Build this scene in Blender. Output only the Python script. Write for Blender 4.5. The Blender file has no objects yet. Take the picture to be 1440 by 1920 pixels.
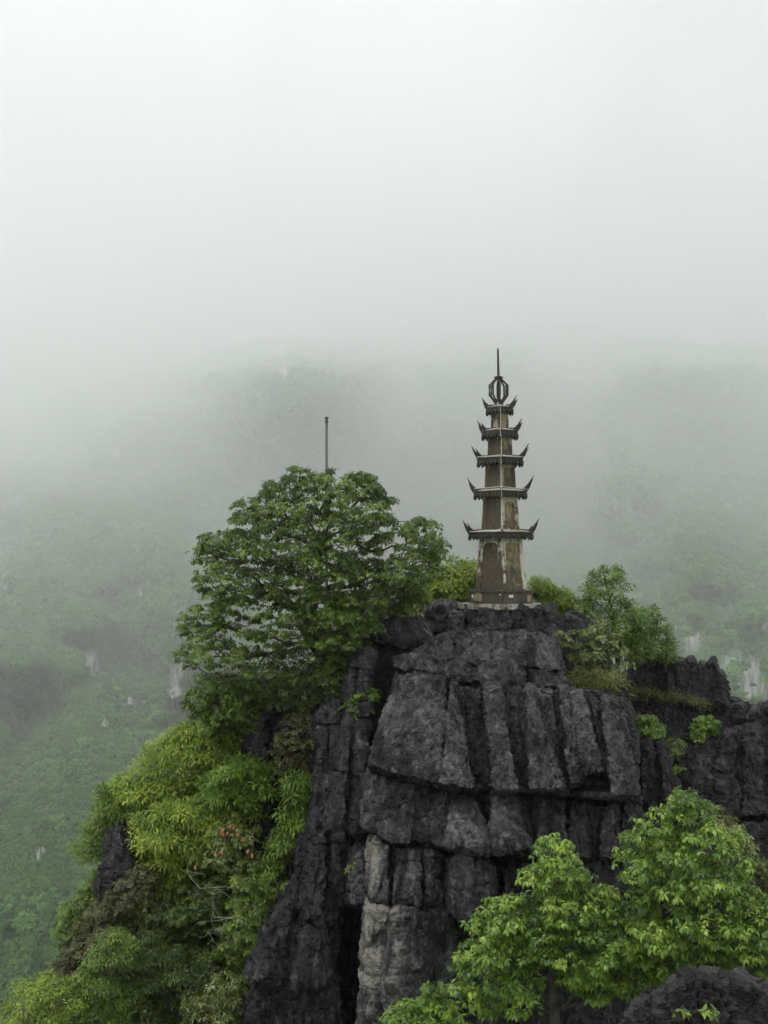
import bpy, math, random
import numpy as np
from mathutils import Vector

C = bpy.context.scene.collection
S = bpy.context.scene
RNG = np.random.default_rng(7)
random.seed(7)
F = 2000.0                      # focal length in pixels of a 1440 x 1920 frame
PITCH = math.atan(120.0 / F)

# ------------------------------------------------------------------ camera, sky, sun, exposure
cam_d = bpy.data.cameras.new('camera')
cam = bpy.data.objects.new('camera', cam_d); C.objects.link(cam)
cam_d.sensor_fit = 'VERTICAL'; cam_d.sensor_height = 24.0; cam_d.lens = 25.0
cam_d.clip_start = 0.1; cam_d.clip_end = 30000
cam.location = (0, 0, 0); cam.rotation_euler = (math.pi / 2 + PITCH, 0, 0)
S.camera = cam

SUN_EL, SUN_AZ = math.radians(58), math.radians(-55)   # azimuth from +Y towards +X; light from upper left
W = bpy.data.worlds.new('World'); S.world = W; W.use_nodes = True
nt = W.node_tree; N = nt.nodes; L = nt.links; N.clear()
sky = N.new('ShaderNodeTexSky'); sky.sky_type = 'NISHITA'; sky.sun_disc = False
sky.sun_elevation = SUN_EL; sky.sun_rotation = SUN_AZ; sky.air_density = 1.0; sky.dust_density = 6.0; sky.ozone_density = 1.0
bw = N.new('ShaderNodeRGBToBW'); L.new(sky.outputs[0], bw.inputs[0])
ramp = N.new('ShaderNodeMapRange')                     # the overcast evens out the clear sky's gradient
ramp.inputs['From Min'].default_value = 0.0; ramp.inputs['From Max'].default_value = 20.0
ramp.inputs['To Min'].default_value = 8.0; ramp.inputs['To Max'].default_value = 14.0
L.new(bw.outputs[0], ramp.inputs['Value'])
tc = N.new('ShaderNodeTexCoord')
nz = N.new('ShaderNodeTexNoise'); nz.inputs['Scale'].default_value = 3.2; nz.inputs['Detail'].default_value = 5
nz.inputs['Roughness'].default_value = 0.45; nz.inputs['Distortion'].default_value = 0.4
L.new(tc.outputs['Generated'], nz.inputs['Vector'])
mr = N.new('ShaderNodeMapRange'); mr.inputs['From Min'].default_value = 0.3; mr.inputs['From Max'].default_value = 0.7
mr.inputs['To Min'].default_value = 0.3; mr.inputs['To Max'].default_value = 1.6
L.new(nz.outputs['Fac'], mr.inputs['Value'])
sepz = N.new('ShaderNodeSeparateXYZ'); L.new(tc.outputs['Generated'], sepz.inputs[0])
cie = N.new('ShaderNodeMapRange'); cie.inputs['From Min'].default_value = 0.0; cie.inputs['From Max'].default_value = 1.0   # overcast: brighter towards the zenith
cie.inputs['To Min'].default_value = 1.05; cie.inputs['To Max'].default_value = 0.92; L.new(sepz.outputs[2], cie.inputs['Value'])
mul0 = N.new('ShaderNodeMath'); mul0.operation = 'MULTIPLY'; L.new(mr.outputs[0], mul0.inputs[0]); L.new(cie.outputs[0], mul0.inputs[1])
mul = N.new('ShaderNodeMath'); mul.operation = 'MULTIPLY'
L.new(ramp.outputs[0], mul.inputs[0]); L.new(mul0.outputs[0], mul.inputs[1])
col = N.new('ShaderNodeVectorMath'); col.operation = 'SCALE'; col.inputs[0].default_value = (0.968, 1.0, 1.035)
L.new(mul.outputs[0], col.inputs['Scale'])
bg = N.new('ShaderNodeBackground'); bg.inputs['Strength'].default_value = 0.072
L.new(col.outputs[0], bg.inputs['Color'])
wo = N.new('ShaderNodeOutputWorld'); L.new(bg.outputs[0], wo.inputs['Surface'])

sd = bpy.data.lights.new('sun', 'SUN'); sd.energy = 1.5; sd.angle = math.radians(22); sd.color = (1.0, 0.97, 0.92)
sun = bpy.data.objects.new('sun', sd); C.objects.link(sun)
sdir = Vector((math.sin(SUN_AZ) * math.cos(SUN_EL), -0.55 * math.cos(SUN_EL), math.sin(SUN_EL)))
sky.sun_rotation = math.atan2(sdir.x, sdir.y)
sun.rotation_euler = sdir.to_track_quat('Z', 'Y').to_euler()

S.view_settings.view_transform = 'Standard'; S.view_settings.look = 'None'
S.view_settings.exposure = 0.95; S.view_settings.gamma = 1.0; S.view_settings.use_curve_mapping = False
S.cycles.use_denoising = True
S.cycles.volume_bounces = 7; S.cycles.max_bounces = 9; S.cycles.diffuse_bounces = 3; S.cycles.glossy_bounces = 2
S.cycles.transmission_bounces = 3; S.cycles.transparent_max_bounces = 4
HAZE = 0.00045

# ------------------------------------------------------------------ maths helpers
CF = np.array([0, math.cos(PITCH), math.sin(PITCH)]); CU = np.array([0, -math.sin(PITCH), math.cos(PITCH)]); CR = np.array([1.0, 0, 0])
def P(px, py, D):
    """world point at depth D (metres in front of the eye) seen at photo pixel px, py"""
    px = np.asarray(px, float); py = np.asarray(py, float); D = np.asarray(D, float)
    X = (px - 720) / F * D; Y = (960 - py) / F * D
    return D[..., None] * CF + X[..., None] * CR + Y[..., None] * CU if D.ndim else float(D) * CF + float(X) * CR + float(Y) * CU

def _hash(ix, iy, iz, seed):
    h = (ix * 374761393 + iy * 668265263 + iz * 2147483647 + seed * 1274126177) & 0xffffffff
    h = ((h ^ (h >> 13)) * 1274126177) & 0xffffffff
    h = ((h ^ (h >> 16)) * 2246822519) & 0xffffffff
    return ((h ^ (h >> 15)) & 0xffffff) / float(0xffffff)
def vnoise(p, seed=0):
    i = np.floor(p).astype(np.int64); f = p - i; f = f * f * f * (f * (f * 6 - 15) + 10)
    r = 0
    for dx in (0, 1):
        wx = f[..., 0] if dx else 1 - f[..., 0]
        for dy in (0, 1):
            wy = f[..., 1] if dy else 1 - f[..., 1]
            for dz in (0, 1):
                wz = f[..., 2] if dz else 1 - f[..., 2]
                r = r + wx * wy * wz * _hash(i[..., 0] + dx, i[..., 1] + dy, i[..., 2] + dz, seed)
    return r * 2 - 1
def fbm(p, oct=4, seed=0, rough=0.5):
    a, s, t = 1.0, 0, 0
    for o in range(oct):
        s = s + a * vnoise(p * (2.03 ** o) + o * 17.3, seed + o); t += a; a *= rough
    return s / t
def ridged(p, oct=3, seed=0, rough=0.5):
    a, s, t = 1.0, 0, 0
    for o in range(oct):
        s = s + a * (1 - 2 * np.abs(vnoise(p * (2.07 ** o) + o * 11.7, seed + o))); t += a; a *= rough
    return s / t
def sstep(x): x = np.clip(x, 0, 1); return x * x * (3 - 2 * x)

# ------------------------------------------------------------------ object helpers
def mesh_np(name, V, T, mat, parent=None, smooth=True, attrs=None, quads=False, loc=None):
    V = np.asarray(V, np.float32).reshape(-1, 3); T = np.asarray(T, np.int32)
    k = T.shape[1]
    me = bpy.data.meshes.new(name)
    me.vertices.add(len(V)); me.vertices.foreach_set('co', V.ravel())
    me.loops.add(T.size); me.loops.foreach_set('vertex_index', T.ravel())
    me.polygons.add(len(T)); me.polygons.foreach_set('loop_start', np.arange(0, T.size, k, dtype=np.int32))
    me.polygons.foreach_set('loop_total', np.full(len(T), k, np.int32))
    me.update(calc_edges=True)
    me.polygons.foreach_set('use_smooth', np.full(len(T), smooth, bool))
    for an, av in (attrs or {}).items():
        a = me.attributes.new(an, 'FLOAT', 'POINT'); a.data.foreach_set('value', np.asarray(av, np.float32).ravel())
    me.materials.append(mat)
    o = bpy.data.objects.new(name, me); C.objects.link(o)
    if parent is not None:
        o.parent = parent; o.matrix_parent_inverse = parent.matrix_world.inverted() if False else o.matrix_parent_inverse
        o.location = -Vector(parent.location) if loc is None else loc
    return o
def thing(name, label, cat, loc, group=None):
    o = bpy.data.objects.new(name, None); C.objects.link(o); o.location = Vector(loc); o.empty_display_size = 0.2
    o['label'] = label; o['category'] = cat
    if group: o['group'] = group
    return o

class MB:
    """collects polygons (any sizes) for one mesh"""
    def __init__(s): s.v = []; s.f = []
    def add(s, vs, fs):
        b = len(s.v); s.v += [tuple(map(float, v)) for v in vs]; s.f += [tuple(b + i for i in f) for f in fs]
    def prism(s, pts_lo, pts_hi, cap=True):
        n = len(pts_lo)
        fs = [(i, (i + 1) % n, n + (i + 1) % n, n + i) for i in range(n)]
        if cap: fs += [tuple(range(n))[::-1], tuple(range(n, 2 * n))]
        s.add(list(pts_lo) + list(pts_hi), fs)
    def tube(s, pts, rads, n=6, cap=True):
        pts = [Vector(p) for p in pts]; b = len(s.v); rings = []
        up = None
        for i, p in enumerate(pts):
            d = (pts[min(i + 1, len(pts) - 1)] - pts[max(i - 1, 0)])
            if d.length < 1e-9: d = Vector((0, 0, 1))
            d.normalize()
            if up is None: up = Vector((0.31, 0.2, 0.93)) if abs(d.z) < 0.9 else Vector((1, 0.1, 0))
            a = d.cross(up)
            if a.length < 1e-6: a = d.cross(Vector((1, 0, 0)))
            a.normalize(); c = d.cross(a)
            r = rads[i] if hasattr(rads, '__len__') else rads
            for k in range(n):
                t = 2 * math.pi * k / n
                s.v.append(tuple(p + a * (r * math.cos(t)) + c * (r * math.sin(t))))
        for i in range(len(pts) - 1):
            for k in range(n):
                s.f.append((b + i * n + k, b + i * n + (k + 1) % n, b + (i + 1) * n + (k + 1) % n, b + (i + 1) * n + k))
        if cap:
            s.f.append(tuple(b + k for k in range(n))[::-1]); s.f.append(tuple(b + (len(pts) - 1) * n + k for k in range(n)))
    def build(s, name, mat, parent=None, smooth=False, loc=(0, 0, 0)):
        me = bpy.data.meshes.new(name); me.from_pydata(s.v, [], s.f); me.update()
        if smooth: me.polygons.foreach_set('use_smooth', [True] * len(me.polygons))
        me.materials.append(mat)
        o = bpy.data.objects.new(name, me); C.objects.link(o); o.location = loc
        if parent: o.parent = parent
        return o

# ------------------------------------------------------------------ materials
def new_mat(name):
    m = bpy.data.materials.new(name); m.use_nodes = True
    nt = m.node_tree; nt.nodes.clear()
    out = nt.nodes.new('ShaderNodeOutputMaterial'); b = nt.nodes.new('ShaderNodeBsdfPrincipled')
    nt.links.new(b.outputs[0], out.inputs['Surface'])
    return m, nt, b, out
def node(nt, t, **kw):
    n = nt.nodes.new(t)
    for k, v in kw.items():
        if k.startswith('_'): setattr(n, k[1:], v)
        else: n.inputs[k.replace('__', ' ')].default_value = v
    return n
def coords(nt, scale, world=True):
    g = nt.nodes.new('ShaderNodeNewGeometry') if world else nt.nodes.new('ShaderNodeTexCoord')
    mp = nt.nodes.new('ShaderNodeMapping'); mp.inputs['Scale'].default_value = scale
    nt.links.new(g.outputs['Position' if world else 'Object'], mp.inputs['Vector']); return mp.outputs[0]
def noise(nt, scale, vec, detail=5, rough=0.55, dist=0.0):
    n = node(nt, 'ShaderNodeTexNoise', Scale=scale, Detail=detail, Roughness=rough, Distortion=dist)
    nt.links.new(vec, n.inputs['Vector']); return n.outputs['Fac']
def rng(nt, v, a, b, c=0.0, d=1.0):
    m = nt.nodes.new('ShaderNodeMapRange'); m.inputs['From Min'].default_value = a; m.inputs['From Max'].default_value = b
    m.inputs['To Min'].default_value = c; m.inputs['To Max'].default_value = d; nt.links.new(v, m.inputs['Value']); return m.outputs[0]
def mixc(nt, f, a, b):
    m = nt.nodes.new('ShaderNodeMix'); m.data_type = 'RGBA'
    for sck, v in ((m.inputs[0], f), (m.inputs[6], a), (m.inputs[7], b)):
        if hasattr(v, 'links'): nt.links.new(v, sck)
        elif isinstance(v, (int, float)): sck.default_value = v
        else: sck.default_value = (*v, 1)
    return m.outputs[2]
def mathn(nt, op, a, b=None):
    m = nt.nodes.new('ShaderNodeMath'); m.operation = op
    for i, v in enumerate((a, b)):
        if v is None: continue
        if hasattr(v, 'links'): nt.links.new(v, m.inputs[i])
        else: m.inputs[i].default_value = v
    return m.outputs[0]
def attr(nt, name):
    a = nt.nodes.new('ShaderNodeAttribute'); a.attribute_name = name; return a.outputs['Fac']
def bump(nt, b, h, strength, dist, prev=None):
    n = nt.nodes.new('ShaderNodeBump'); n.inputs['Strength'].default_value = strength; n.inputs['Distance'].default_value = dist
    nt.links.new(h, n.inputs['Height'])
    if prev is not None: nt.links.new(prev, n.inputs['Normal'])
    nt.links.new(n.outputs[0], b.inputs['Normal']); return n.outputs[0]

def rock_mat(name, dark, mid, light, scar=(0.30, 0.29, 0.268), fine=1.0, streak=0.5):
    m, nt, b, out = new_mat(name)
    w = coords(nt, (1, 1, 1)); st = coords(nt, (1, 1, 0.16))
    big = noise(nt, 0.9, w, 5, 0.6, 0.3); fn = noise(nt, 9.0 * fine, w, 6, 0.7); sk = noise(nt, 7.0, st, 5, 0.62, 0.2)
    c1 = mixc(nt, rng(nt, big, 0.38, 0.66), dark, mid)
    c2 = mixc(nt, mathn(nt, 'MULTIPLY', rng(nt, sk, 0.5, 0.72), streak), c1, light)
    c3 = mixc(nt, rng(nt, fn, 0.44, 0.62, 0.0, 0.85), c2, dark)
    blk = noise(nt, 2.1, st, 4, 0.6, 0.5)
    c4 = mixc(nt, rng(nt, blk, 0.52, 0.63, 0.0, 0.85), c3, tuple(x * 0.35 for x in dark))
    sn = mathn(nt, 'ADD', attr(nt, 'scar'), mathn(nt, 'MULTIPLY', mathn(nt, 'SUBTRACT', noise(nt, 3.2, w, 6, 0.7, 0.6), 0.5), 2.2))
    brown = mixc(nt, noise(nt, 1.7, w, 3), scar, (scar[0] * 0.6, scar[1] * 0.53, scar[2] * 0.45))
    c5 = mixc(nt, rng(nt, sn, 0.62, 0.95, 0.0, 0.85), c4, brown)
    lich = noise(nt, 14.0, w, 3, 0.6)
    c6 = mixc(nt, rng(nt, lich, 0.70, 0.76, 0.0, 0.55), c5, (0.30, 0.31, 0.29))
    nt.links.new(c6, b.inputs['Base Color'])
    b.inputs['Roughness'].default_value = 0.6; b.inputs['Specular IOR Level'].default_value = 0.28
    v = node(nt, 'ShaderNodeTexVoronoi', Scale=17.0 * fine); nt.links.new(w, v.inputs['Vector'])
    h = mathn(nt, 'ADD', mathn(nt, 'MULTIPLY', fn, 1.0), mathn(nt, 'MULTIPLY', v.outputs['Distance'], 0.5))
    p = bump(nt, b, h, 0.9, 0.055 / fine)
    bump(nt, b, noise(nt, 38.0 * fine, w, 3, 0.7), 0.7, 0.014 / fine, p)
    return m
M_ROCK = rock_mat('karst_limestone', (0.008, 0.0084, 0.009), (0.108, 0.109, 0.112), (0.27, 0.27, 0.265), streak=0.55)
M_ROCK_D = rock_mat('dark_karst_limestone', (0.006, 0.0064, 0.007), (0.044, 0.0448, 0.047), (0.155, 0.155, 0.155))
M_ROCK_N = rock_mat('near_karst_limestone', (0.012, 0.011, 0.012), (0.055, 0.050, 0.052), (0.13, 0.122, 0.12), fine=2.4, streak=0.3)

def leaf_mat(name, a, b_, c, rough=0.42, trans=0.28, tcol=None):
    m, nt, b, out = new_mat(name)
    t = attr(nt, 'tint')
    cr = nt.nodes.new('ShaderNodeValToRGB'); e = cr.color_ramp.elements
    e[0].position = 0.0; e[0].color = (*a, 1); e[1].position = 1.0; e[1].color = (*c, 1)
    k = e.new(0.5); k.color = (*b_, 1)
    nt.links.new(t, cr.inputs[0]); nt.links.new(cr.outputs[0], b.inputs['Base Color'])
    b.inputs['Roughness'].default_value = rough; b.inputs['Specular IOR Level'].default_value = 0.4
    tr = nt.nodes.new('ShaderNodeBsdfTranslucent')
    tm = nt.nodes.new('ShaderNodeMix'); tm.data_type = 'RGBA'; tm.blend_type = 'MULTIPLY'; tm.inputs[0].default_value = 1
    tm.inputs[7].default_value = (1.3, 1.5, 0.5, 1)
    nt.links.new(cr.outputs[0], tm.inputs[6]); nt.links.new(tm.outputs[2], tr.inputs['Color'])
    mx = nt.nodes.new('ShaderNodeMixShader'); mx.inputs[0].default_value = trans
    nt.links.new(b.outputs[0], mx.inputs[1]); nt.links.new(tr.outputs[0], mx.inputs[2]); nt.links.new(mx.outputs[0], out.inputs['Surface'])
    return m
M_LEAF_TREE = leaf_mat('broad_leaf', (0.032, 0.062, 0.011), (0.095, 0.155, 0.022), (0.22, 0.31, 0.045))
M_LEAF_NEAR = leaf_mat('glossy_leaf', (0.036, 0.084, 0.012), (0.13, 0.225, 0.027), (0.35, 0.45, 0.07), rough=0.34)
M_LEAF_BAM = leaf_mat('bamboo_leaf', (0.062, 0.108, 0.011), (0.20, 0.285, 0.028), (0.42, 0.51, 0.068))
M_LEAF_MID = leaf_mat('green_leaf', (0.038, 0.080, 0.012), (0.115, 0.190, 0.024), (0.23, 0.32, 0.042))
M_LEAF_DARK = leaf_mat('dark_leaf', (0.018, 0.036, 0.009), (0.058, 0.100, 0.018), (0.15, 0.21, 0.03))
M_LEAF_BRIGHT = leaf_mat('fresh_leaf', (0.042, 0.092, 0.013), (0.125, 0.215, 0.024), (0.25, 0.36, 0.040))
M_LEAF_DRY = leaf_mat('dry_leaf', (0.036, 0.040, 0.016), (0.085, 0.090, 0.034), (0.20, 0.20, 0.09), rough=0.6)
M_LEAF_OLIVE = leaf_mat('olive_leaf', (0.05, 0.075, 0.014), (0.12, 0.16, 0.026), (0.30, 0.33, 0.17), rough=0.5)
M_LEAF_RED = leaf_mat('red_leaf', (0.30, 0.07, 0.03), (0.40, 0.12, 0.06), (0.42, 0.20, 0.10), rough=0.5)
M_GRASS = leaf_mat('yellowing_grass_blade', (0.07, 0.075, 0.02), (0.14, 0.15, 0.03), (0.20, 0.18, 0.05), rough=0.6)
def bark_mat(name, a, b_):
    m, nt, b, out = new_mat(name); w = coords(nt, (1, 1, 0.4))
    f = noise(nt, 14, w, 5, 0.65); nt.links.new(mixc(nt, rng(nt, f, 0.35, 0.65), a, b_), b.inputs['Base Color'])
    b.inputs['Roughness'].default_value = 0.85; bump(nt, b, f, 0.6, 0.02); return m
M_BARK = bark_mat('dark_bark', (0.030, 0.026, 0.022), (0.10, 0.09, 0.075))
M_BARK_RED = bark_mat('reddish_bark', (0.07, 0.030, 0.018), (0.17, 0.075, 0.045))
M_BARK_PALE = bark_mat('pale_bark', (0.17, 0.16, 0.13), (0.33, 0.31, 0.26))

# ------------------------------------------------------------------ the mountain, the valley floor, the haze
cols_x = np.array([-1500, -500, 0, 180, 420, 600, 800, 950, 1080, 1180, 1320, 1440, 1900, 2900.])
rows_y = np.array([2500, 1920, 1700, 1500, 1380, 1300, 1150, 1080, 980, 900, 800, 700, 600, 500, 400.])
#            distances in metres, one row per column above
DT = np.array([
 [380, 480, 590, 720, 810, 880, 1200, 1450, 1900, 2400, 3100, 3600, 3800, 3900, 4000],
 [380, 480, 590, 720, 810, 880, 1150, 1350, 1700, 2150, 2900, 3500, 3700, 3800, 3900],
 [370, 470, 570, 700, 790, 840, 1020, 1120, 1380, 1780, 2500, 3000, 3400, 3600, 3800],
 [370, 470, 570, 700, 760, 800, 950, 1050, 1250, 1500, 1900, 2500, 3000, 3400, 3700],
 [380, 480, 590, 700, 760, 800, 1000, 1150, 1380, 1600, 1850, 2200, 2700, 3200, 3600],
 [400, 500, 600, 700, 780, 860, 1080, 1250, 1450, 1600, 1780, 2050, 2500, 3000, 3500],
 [400, 500, 600, 700, 800, 900, 1150, 1350, 1650, 1850, 2050, 2300, 2550, 2800, 3200],
 [400, 500, 600, 700, 800, 900, 1150, 1350, 1600, 1900, 2200, 2400, 2500, 2600, 3000],
 [400, 500, 600, 700, 800, 880, 1100, 1300, 1550, 1800, 2200, 2400, 2520, 2650, 3100],
 [400, 500, 600, 700, 760, 820, 980, 1100, 1300, 1500, 1900, 2300, 2600, 2800, 3300],
 [400, 480, 560, 640, 700, 740, 860, 1000, 1350, 1600, 2000, 2400, 2700, 2900, 3400],
 [400, 480, 560, 640, 690, 720, 850, 1020, 1400, 1750, 2150, 2450, 2750, 3000, 3500],
 [400, 480, 560, 640, 700, 760, 900, 1100, 1450, 1800, 2200, 2500, 2800, 3100, 3600],
 [400, 480, 600, 740, 820, 900, 1150, 1400, 1700, 2000, 2400, 2700, 3000, 3300, 3700]])
DT = np.interp(DT, [380, 480, 590, 700, 800, 880, 1050, 1300, 1450, 1800, 2400, 3100, 3600, 4000], [200, 240, 290, 360, 480, 620, 900, 1350, 1700, 2300, 3600, 6500, 10500, 14500])
DT = DT * np.interp(-rows_y, [-700, -600, -500, -400], [1.2, 2.3, 3.0, 3.0])[None, :]
DT = DT * (1 + np.interp(-rows_y, [-1650, -1400, -1150, -1000, -900, -800, -650], [0, .42, .52, .52, .40, .2, 0])[None, :] * np.interp(cols_x, [0, 1150, 1320, 1900], [1, .9, .35, .4])[:, None])
DT[:4, 9:] *= np.array([1.25, 1.5, 1.9, 2.0, 2.0, 2.0]); DT[:3, 10:] *= 1.15
RIDGE = np.array([800, 790, 760, 720, 660, 640, 620, 605, 615, 640, 650, 640, 690, 760.])   # where the crest stands
nx, ny = 620, 420
gx = np.linspace(-1500, 2900, nx)
gv = np.linspace(0, 1, ny)
top = np.interp(gx, cols_x, RIDGE) + 10 * fbm(np.stack([gx / 60, gx * 0, gx * 0], -1), 4, 3) + 22 * fbm(np.stack([gx / 190, gx * 0 + 4, gx * 0], -1), 2, 8)
GY = 2500 + (top[:, None] - 2500) * gv[None, :]
GX = np.repeat(gx[:, None], ny, 1)
def dist_map(X, Y):
    r = np.stack([np.interp(-Y.ravel(), -rows_y, DT[i]) for i in range(len(cols_x))], 0)
    ci = np.clip(np.interp(X.ravel(), cols_x, np.arange(len(cols_x))), 0, len(cols_x) - 1.001)
    k = ci.astype(int); f = ci - k; f = f * f * (3 - 2 * f); a = np.arange(X.size)
    return (r[k, a] * (1 - f) + r[k + 1, a] * f).reshape(X.shape)
wq = np.stack([GX / 190, GY / 150, GX * 0 + 7], -1)
GD = dist_map(GX + 75 * fbm(wq, 4, 81, 0.55), GY + 60 * fbm(wq + 9.7, 4, 82, 0.55) * sstep((1700 - GY) / 500))
q = np.stack([GX / 150, GY / 260, GX * 0], -1)
GD = GD * np.exp(0.58 * sstep((1750 - GY) / 500) * (1 - 0.8 * sstep((gv[None, :] - 0.72) / 0.2)) * fbm(np.stack([GX / 210 + 5, GY / 170, GX * 0 + 1.5], -1), 3, 71, 0.45) * 1.2)
fogf = np.zeros_like(GX)
for x_, y_, a_, b_, s_ in [(1045, 860, 80, 150, .45), (40, 800, 170, 90, .35), (330, 740, 140, 60, .25), (760, 700, 90, 120, .2), (560, 745, 120, 75, -.5), (1150, 940, 60, 70, -.35), (230, 820, 90, 50, -.2), (860, 800, 90, 80, -.15), (640, 1000, 200, 60, -.15), (1300, 700, 120, 90, -.25), (200, 640, 140, 60, -.25)]:
    fogf = fogf + s_ * np.exp(-(((GX - x_) / a_) ** 2 + ((GY - y_) / b_) ** 2))
GD = GD * np.exp(fogf)
gully = ridged(np.stack([GX / 120, GY / 420, GX * 0 + 3], -1), 3, 5)
GD = GD * (1 - 0.05 * fbm(q, 5, 2) - 0.045 * gully - 0.010 * fbm(np.stack([GX / 26, GY / 30, GX * 0], -1), 3, 9))
# cliff mask, in the mountain's own coordinates
def blobs(X, Y, lst):
    r = np.zeros_like(X)
    for x, y, a, b, s in lst:
        r = np.maximum(r, s * np.exp(-(((X - x) / a) ** 2 + ((Y - y) / b) ** 2) ** 1.5))
    return r
PALE = [(172, 1245, 16, 30, 1.3), (194, 1357, 12, 16, 1.2), (335, 1290, 24, 60, 0.95), (352, 1330, 16, 45, 1.0), (242, 1318, 20, 35, 0.7),
        (1415, 1270, 40, 80, 0.66), (1375, 1255, 40, 65, 0.6), (1300, 1190, 60, 50, 0.55), (1190, 1180, 40, 40, 0.5), (1440, 1180, 30, 60, 0.6),
        (218, 850, 7, 14, 1.0), (530, 700, 9, 14, 0.9), (12, 1105, 7, 12, 0.8), (130, 1340, 40, 40, 0.15), (262, 1110, 4, 20, 0.9), (180, 888, 14, 5, 0.8),
        (620, 1140, 120, 90, 0.5), (20, 1760, 26, 22, 0.62), (70, 1600, 30, 20, 0.5), (1150, 960, 60, 40, 0.45), (110, 1130, 60, 30, 0.1)]
cliff = blobs(GX, GY, PALE)
GD = GD * (1 + 0.022 * sstep(cliff * 1.4))        # cliffs sit back as steep scars
MV = P(GX, GY, GD)
idx = np.arange(nx * ny).reshape(nx, ny)
MT = np.stack([idx[:-1, :-1], idx[1:, :-1], idx[1:, 1:], idx[:-1, 1:]], -1).reshape(-1, 4)
m, nt, b, out = new_mat('karst_mountainside')
w2 = coords(nt, (1, 1, 1))
cx_ = nt.nodes.new('ShaderNodeCombineXYZ'); nt.links.new(attr(nt, 'along'), cx_.inputs[0]); nt.links.new(attr(nt, 'up'), cx_.inputs[1])
stc = noise(nt, 1.0, cx_.outputs[0], 5, 0.65, 0.3)
rockc = mixc(nt, rng(nt, stc, 0.38, 0.62), (0.07, 0.08, 0.075), (0.40, 0.40, 0.37))
grn = mixc(nt, noise(nt, 0.06, w2, 5, 0.7), (0.020, 0.045, 0.016), (0.040, 0.075, 0.024))
cn = mathn(nt, 'ADD', attr(nt, 'cliff'), mathn(nt, 'MULTIPLY', mathn(nt, 'SUBTRACT', noise(nt, 0.7, cx_.outputs[0], 5, 0.7), 0.5), 1.6))
nt.links.new(mixc(nt, rng(nt, cn, 0.45, 0.62), grn, rockc), b.inputs['Base Color']); b.inputs['Roughness'].default_value = 0.9
bump(nt, b, noise(nt, 0.35, w2, 6, 0.7), 0.8, 3.0)
M_MOUNT = m
mountain = mesh_np('mountain', MV, MT, M_MOUNT, attrs={'cliff': cliff.ravel(), 'along': GX.ravel() / 7.0, 'up': GY.ravel() / 48.0}); mountain['kind'] = 'structure'
ZTOP = float(MV[..., 2].max()); ZV = float(MV[:, 0, 2].min())
# the back of the mountain falls away behind its crest
crest = MV[:, -1]; dirn = crest / np.linalg.norm(crest[:, :2], axis=1)[:, None]; dirn[:, 2] = 0
rowsb = [crest + dirn * d + np.array([0, 0, -d * 0.9]) for d in (0, 100, 350, 900, 1800)]
rowsb.append(np.c_[(crest + dirn * 2600)[:, :2], np.full(nx, ZV - 5)])
BV = np.stack(rowsb, 1); ib = np.arange(nx * 6).reshape(nx, 6)
bk = mesh_np('mountain', BV, np.stack([ib[:-1, :-1], ib[1:, :-1], ib[1:, 1:], ib[:-1, 1:]], -1).reshape(-1, 4), M_MOUNT,
             attrs={'cliff': np.zeros(nx * 6), 'along': np.zeros(nx * 6), 'up': np.zeros(nx * 6)}); bk['kind'] = 'structure'
g = MB(); R_ = 21500; seg = 48
g.add([(R_ * math.cos(2 * math.pi * k / seg), R_ * math.sin(2 * math.pi * k / seg), ZV + 2) for k in range(seg)], [tuple(range(seg))])
m, nt, b, out = new_mat('valley_greenery'); w2 = coords(nt, (1, 1, 1))
nt.links.new(mixc(nt, noise(nt, 0.02, w2, 6, 0.7), (0.035, 0.065, 0.02), (0.08, 0.12, 0.035)), b.inputs['Base Color']); b.inputs['Roughness'].default_value = 0.9
vf = g.build('valley_floor', m); vf['kind'] = 'structure'

# forest over the mountainside: one mass, crowns instanced on points
sx = 7.0
fx, fy = np.meshgrid(np.arange(-420, 1900, sx), np.arange(470, 2180, sx), indexing='ij')
fx = fx + RNG.uniform(-sx, sx, fx.shape) * 0.8; fy = fy + RNG.uniform(-sx, sx, fy.shape) * 0.8
fx = fx.ravel(); fy = fy.ravel()
tp = np.interp(fx, gx, top); ok = fy > tp + 2
# leave what the near rocks always hide
ok &= ~((fx > 640) & (fx < 1180) & (fy > 1330)) & ~((fx > 1150) & (fy > 1480))
cl = blobs(fx, fy, PALE) + 0.75 * fbm(np.stack([fx / 9, fy / 34, fx * 0], -1), 3, 21)
ok &= cl < 0.52
fx, fy, tp = fx[ok], fy[ok], tp[ok]
u = (fx - gx[0]) / (gx[1] - gx[0]); v = (fy - 2500) / (tp - 2500) * (ny - 1)
iu = np.clip(u.astype(int), 0, nx - 2); iv = np.clip(v.astype(int), 0, ny - 2); fu = (u - iu)[:, None]; fv = np.clip(v - iv, 0, 1)[:, None]
FP = (MV[iu, iv] * (1 - fu) + MV[iu + 1, iv] * fu) * (1 - fv) + (MV[iu, iv + 1] * (1 - fu) + MV[iu + 1, iv + 1] * fu) * fv
dd = np.linalg.norm(FP, axis=1)
me = bpy.data.meshes.new('forest'); me.vertices.add(len(FP)); me.vertices.foreach_set('co', FP.astype(np.float32).ravel())
a = me.attributes.new('size', 'FLOAT', 'POINT')
big = 1 + 0.5 * fbm(np.stack([fx / 60, fy / 60, fx * 0], -1), 2, 44)
sz = dd / F * 5.4 * np.exp(RNG.normal(0, 0.34, len(FP))) * big; a.data.foreach_set('value', sz.astype(np.float32))
forest = bpy.data.objects.new('forest', me); C.objects.link(forest); forest['kind'] = 'stuff'
m, nt, b, out = new_mat('forest_crown')
oi = nt.nodes.new('ShaderNodeObjectInfo'); w2 = coords(nt, (1, 1, 1))
patch = noise(nt, 0.012, w2, 3, 0.6)
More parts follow.
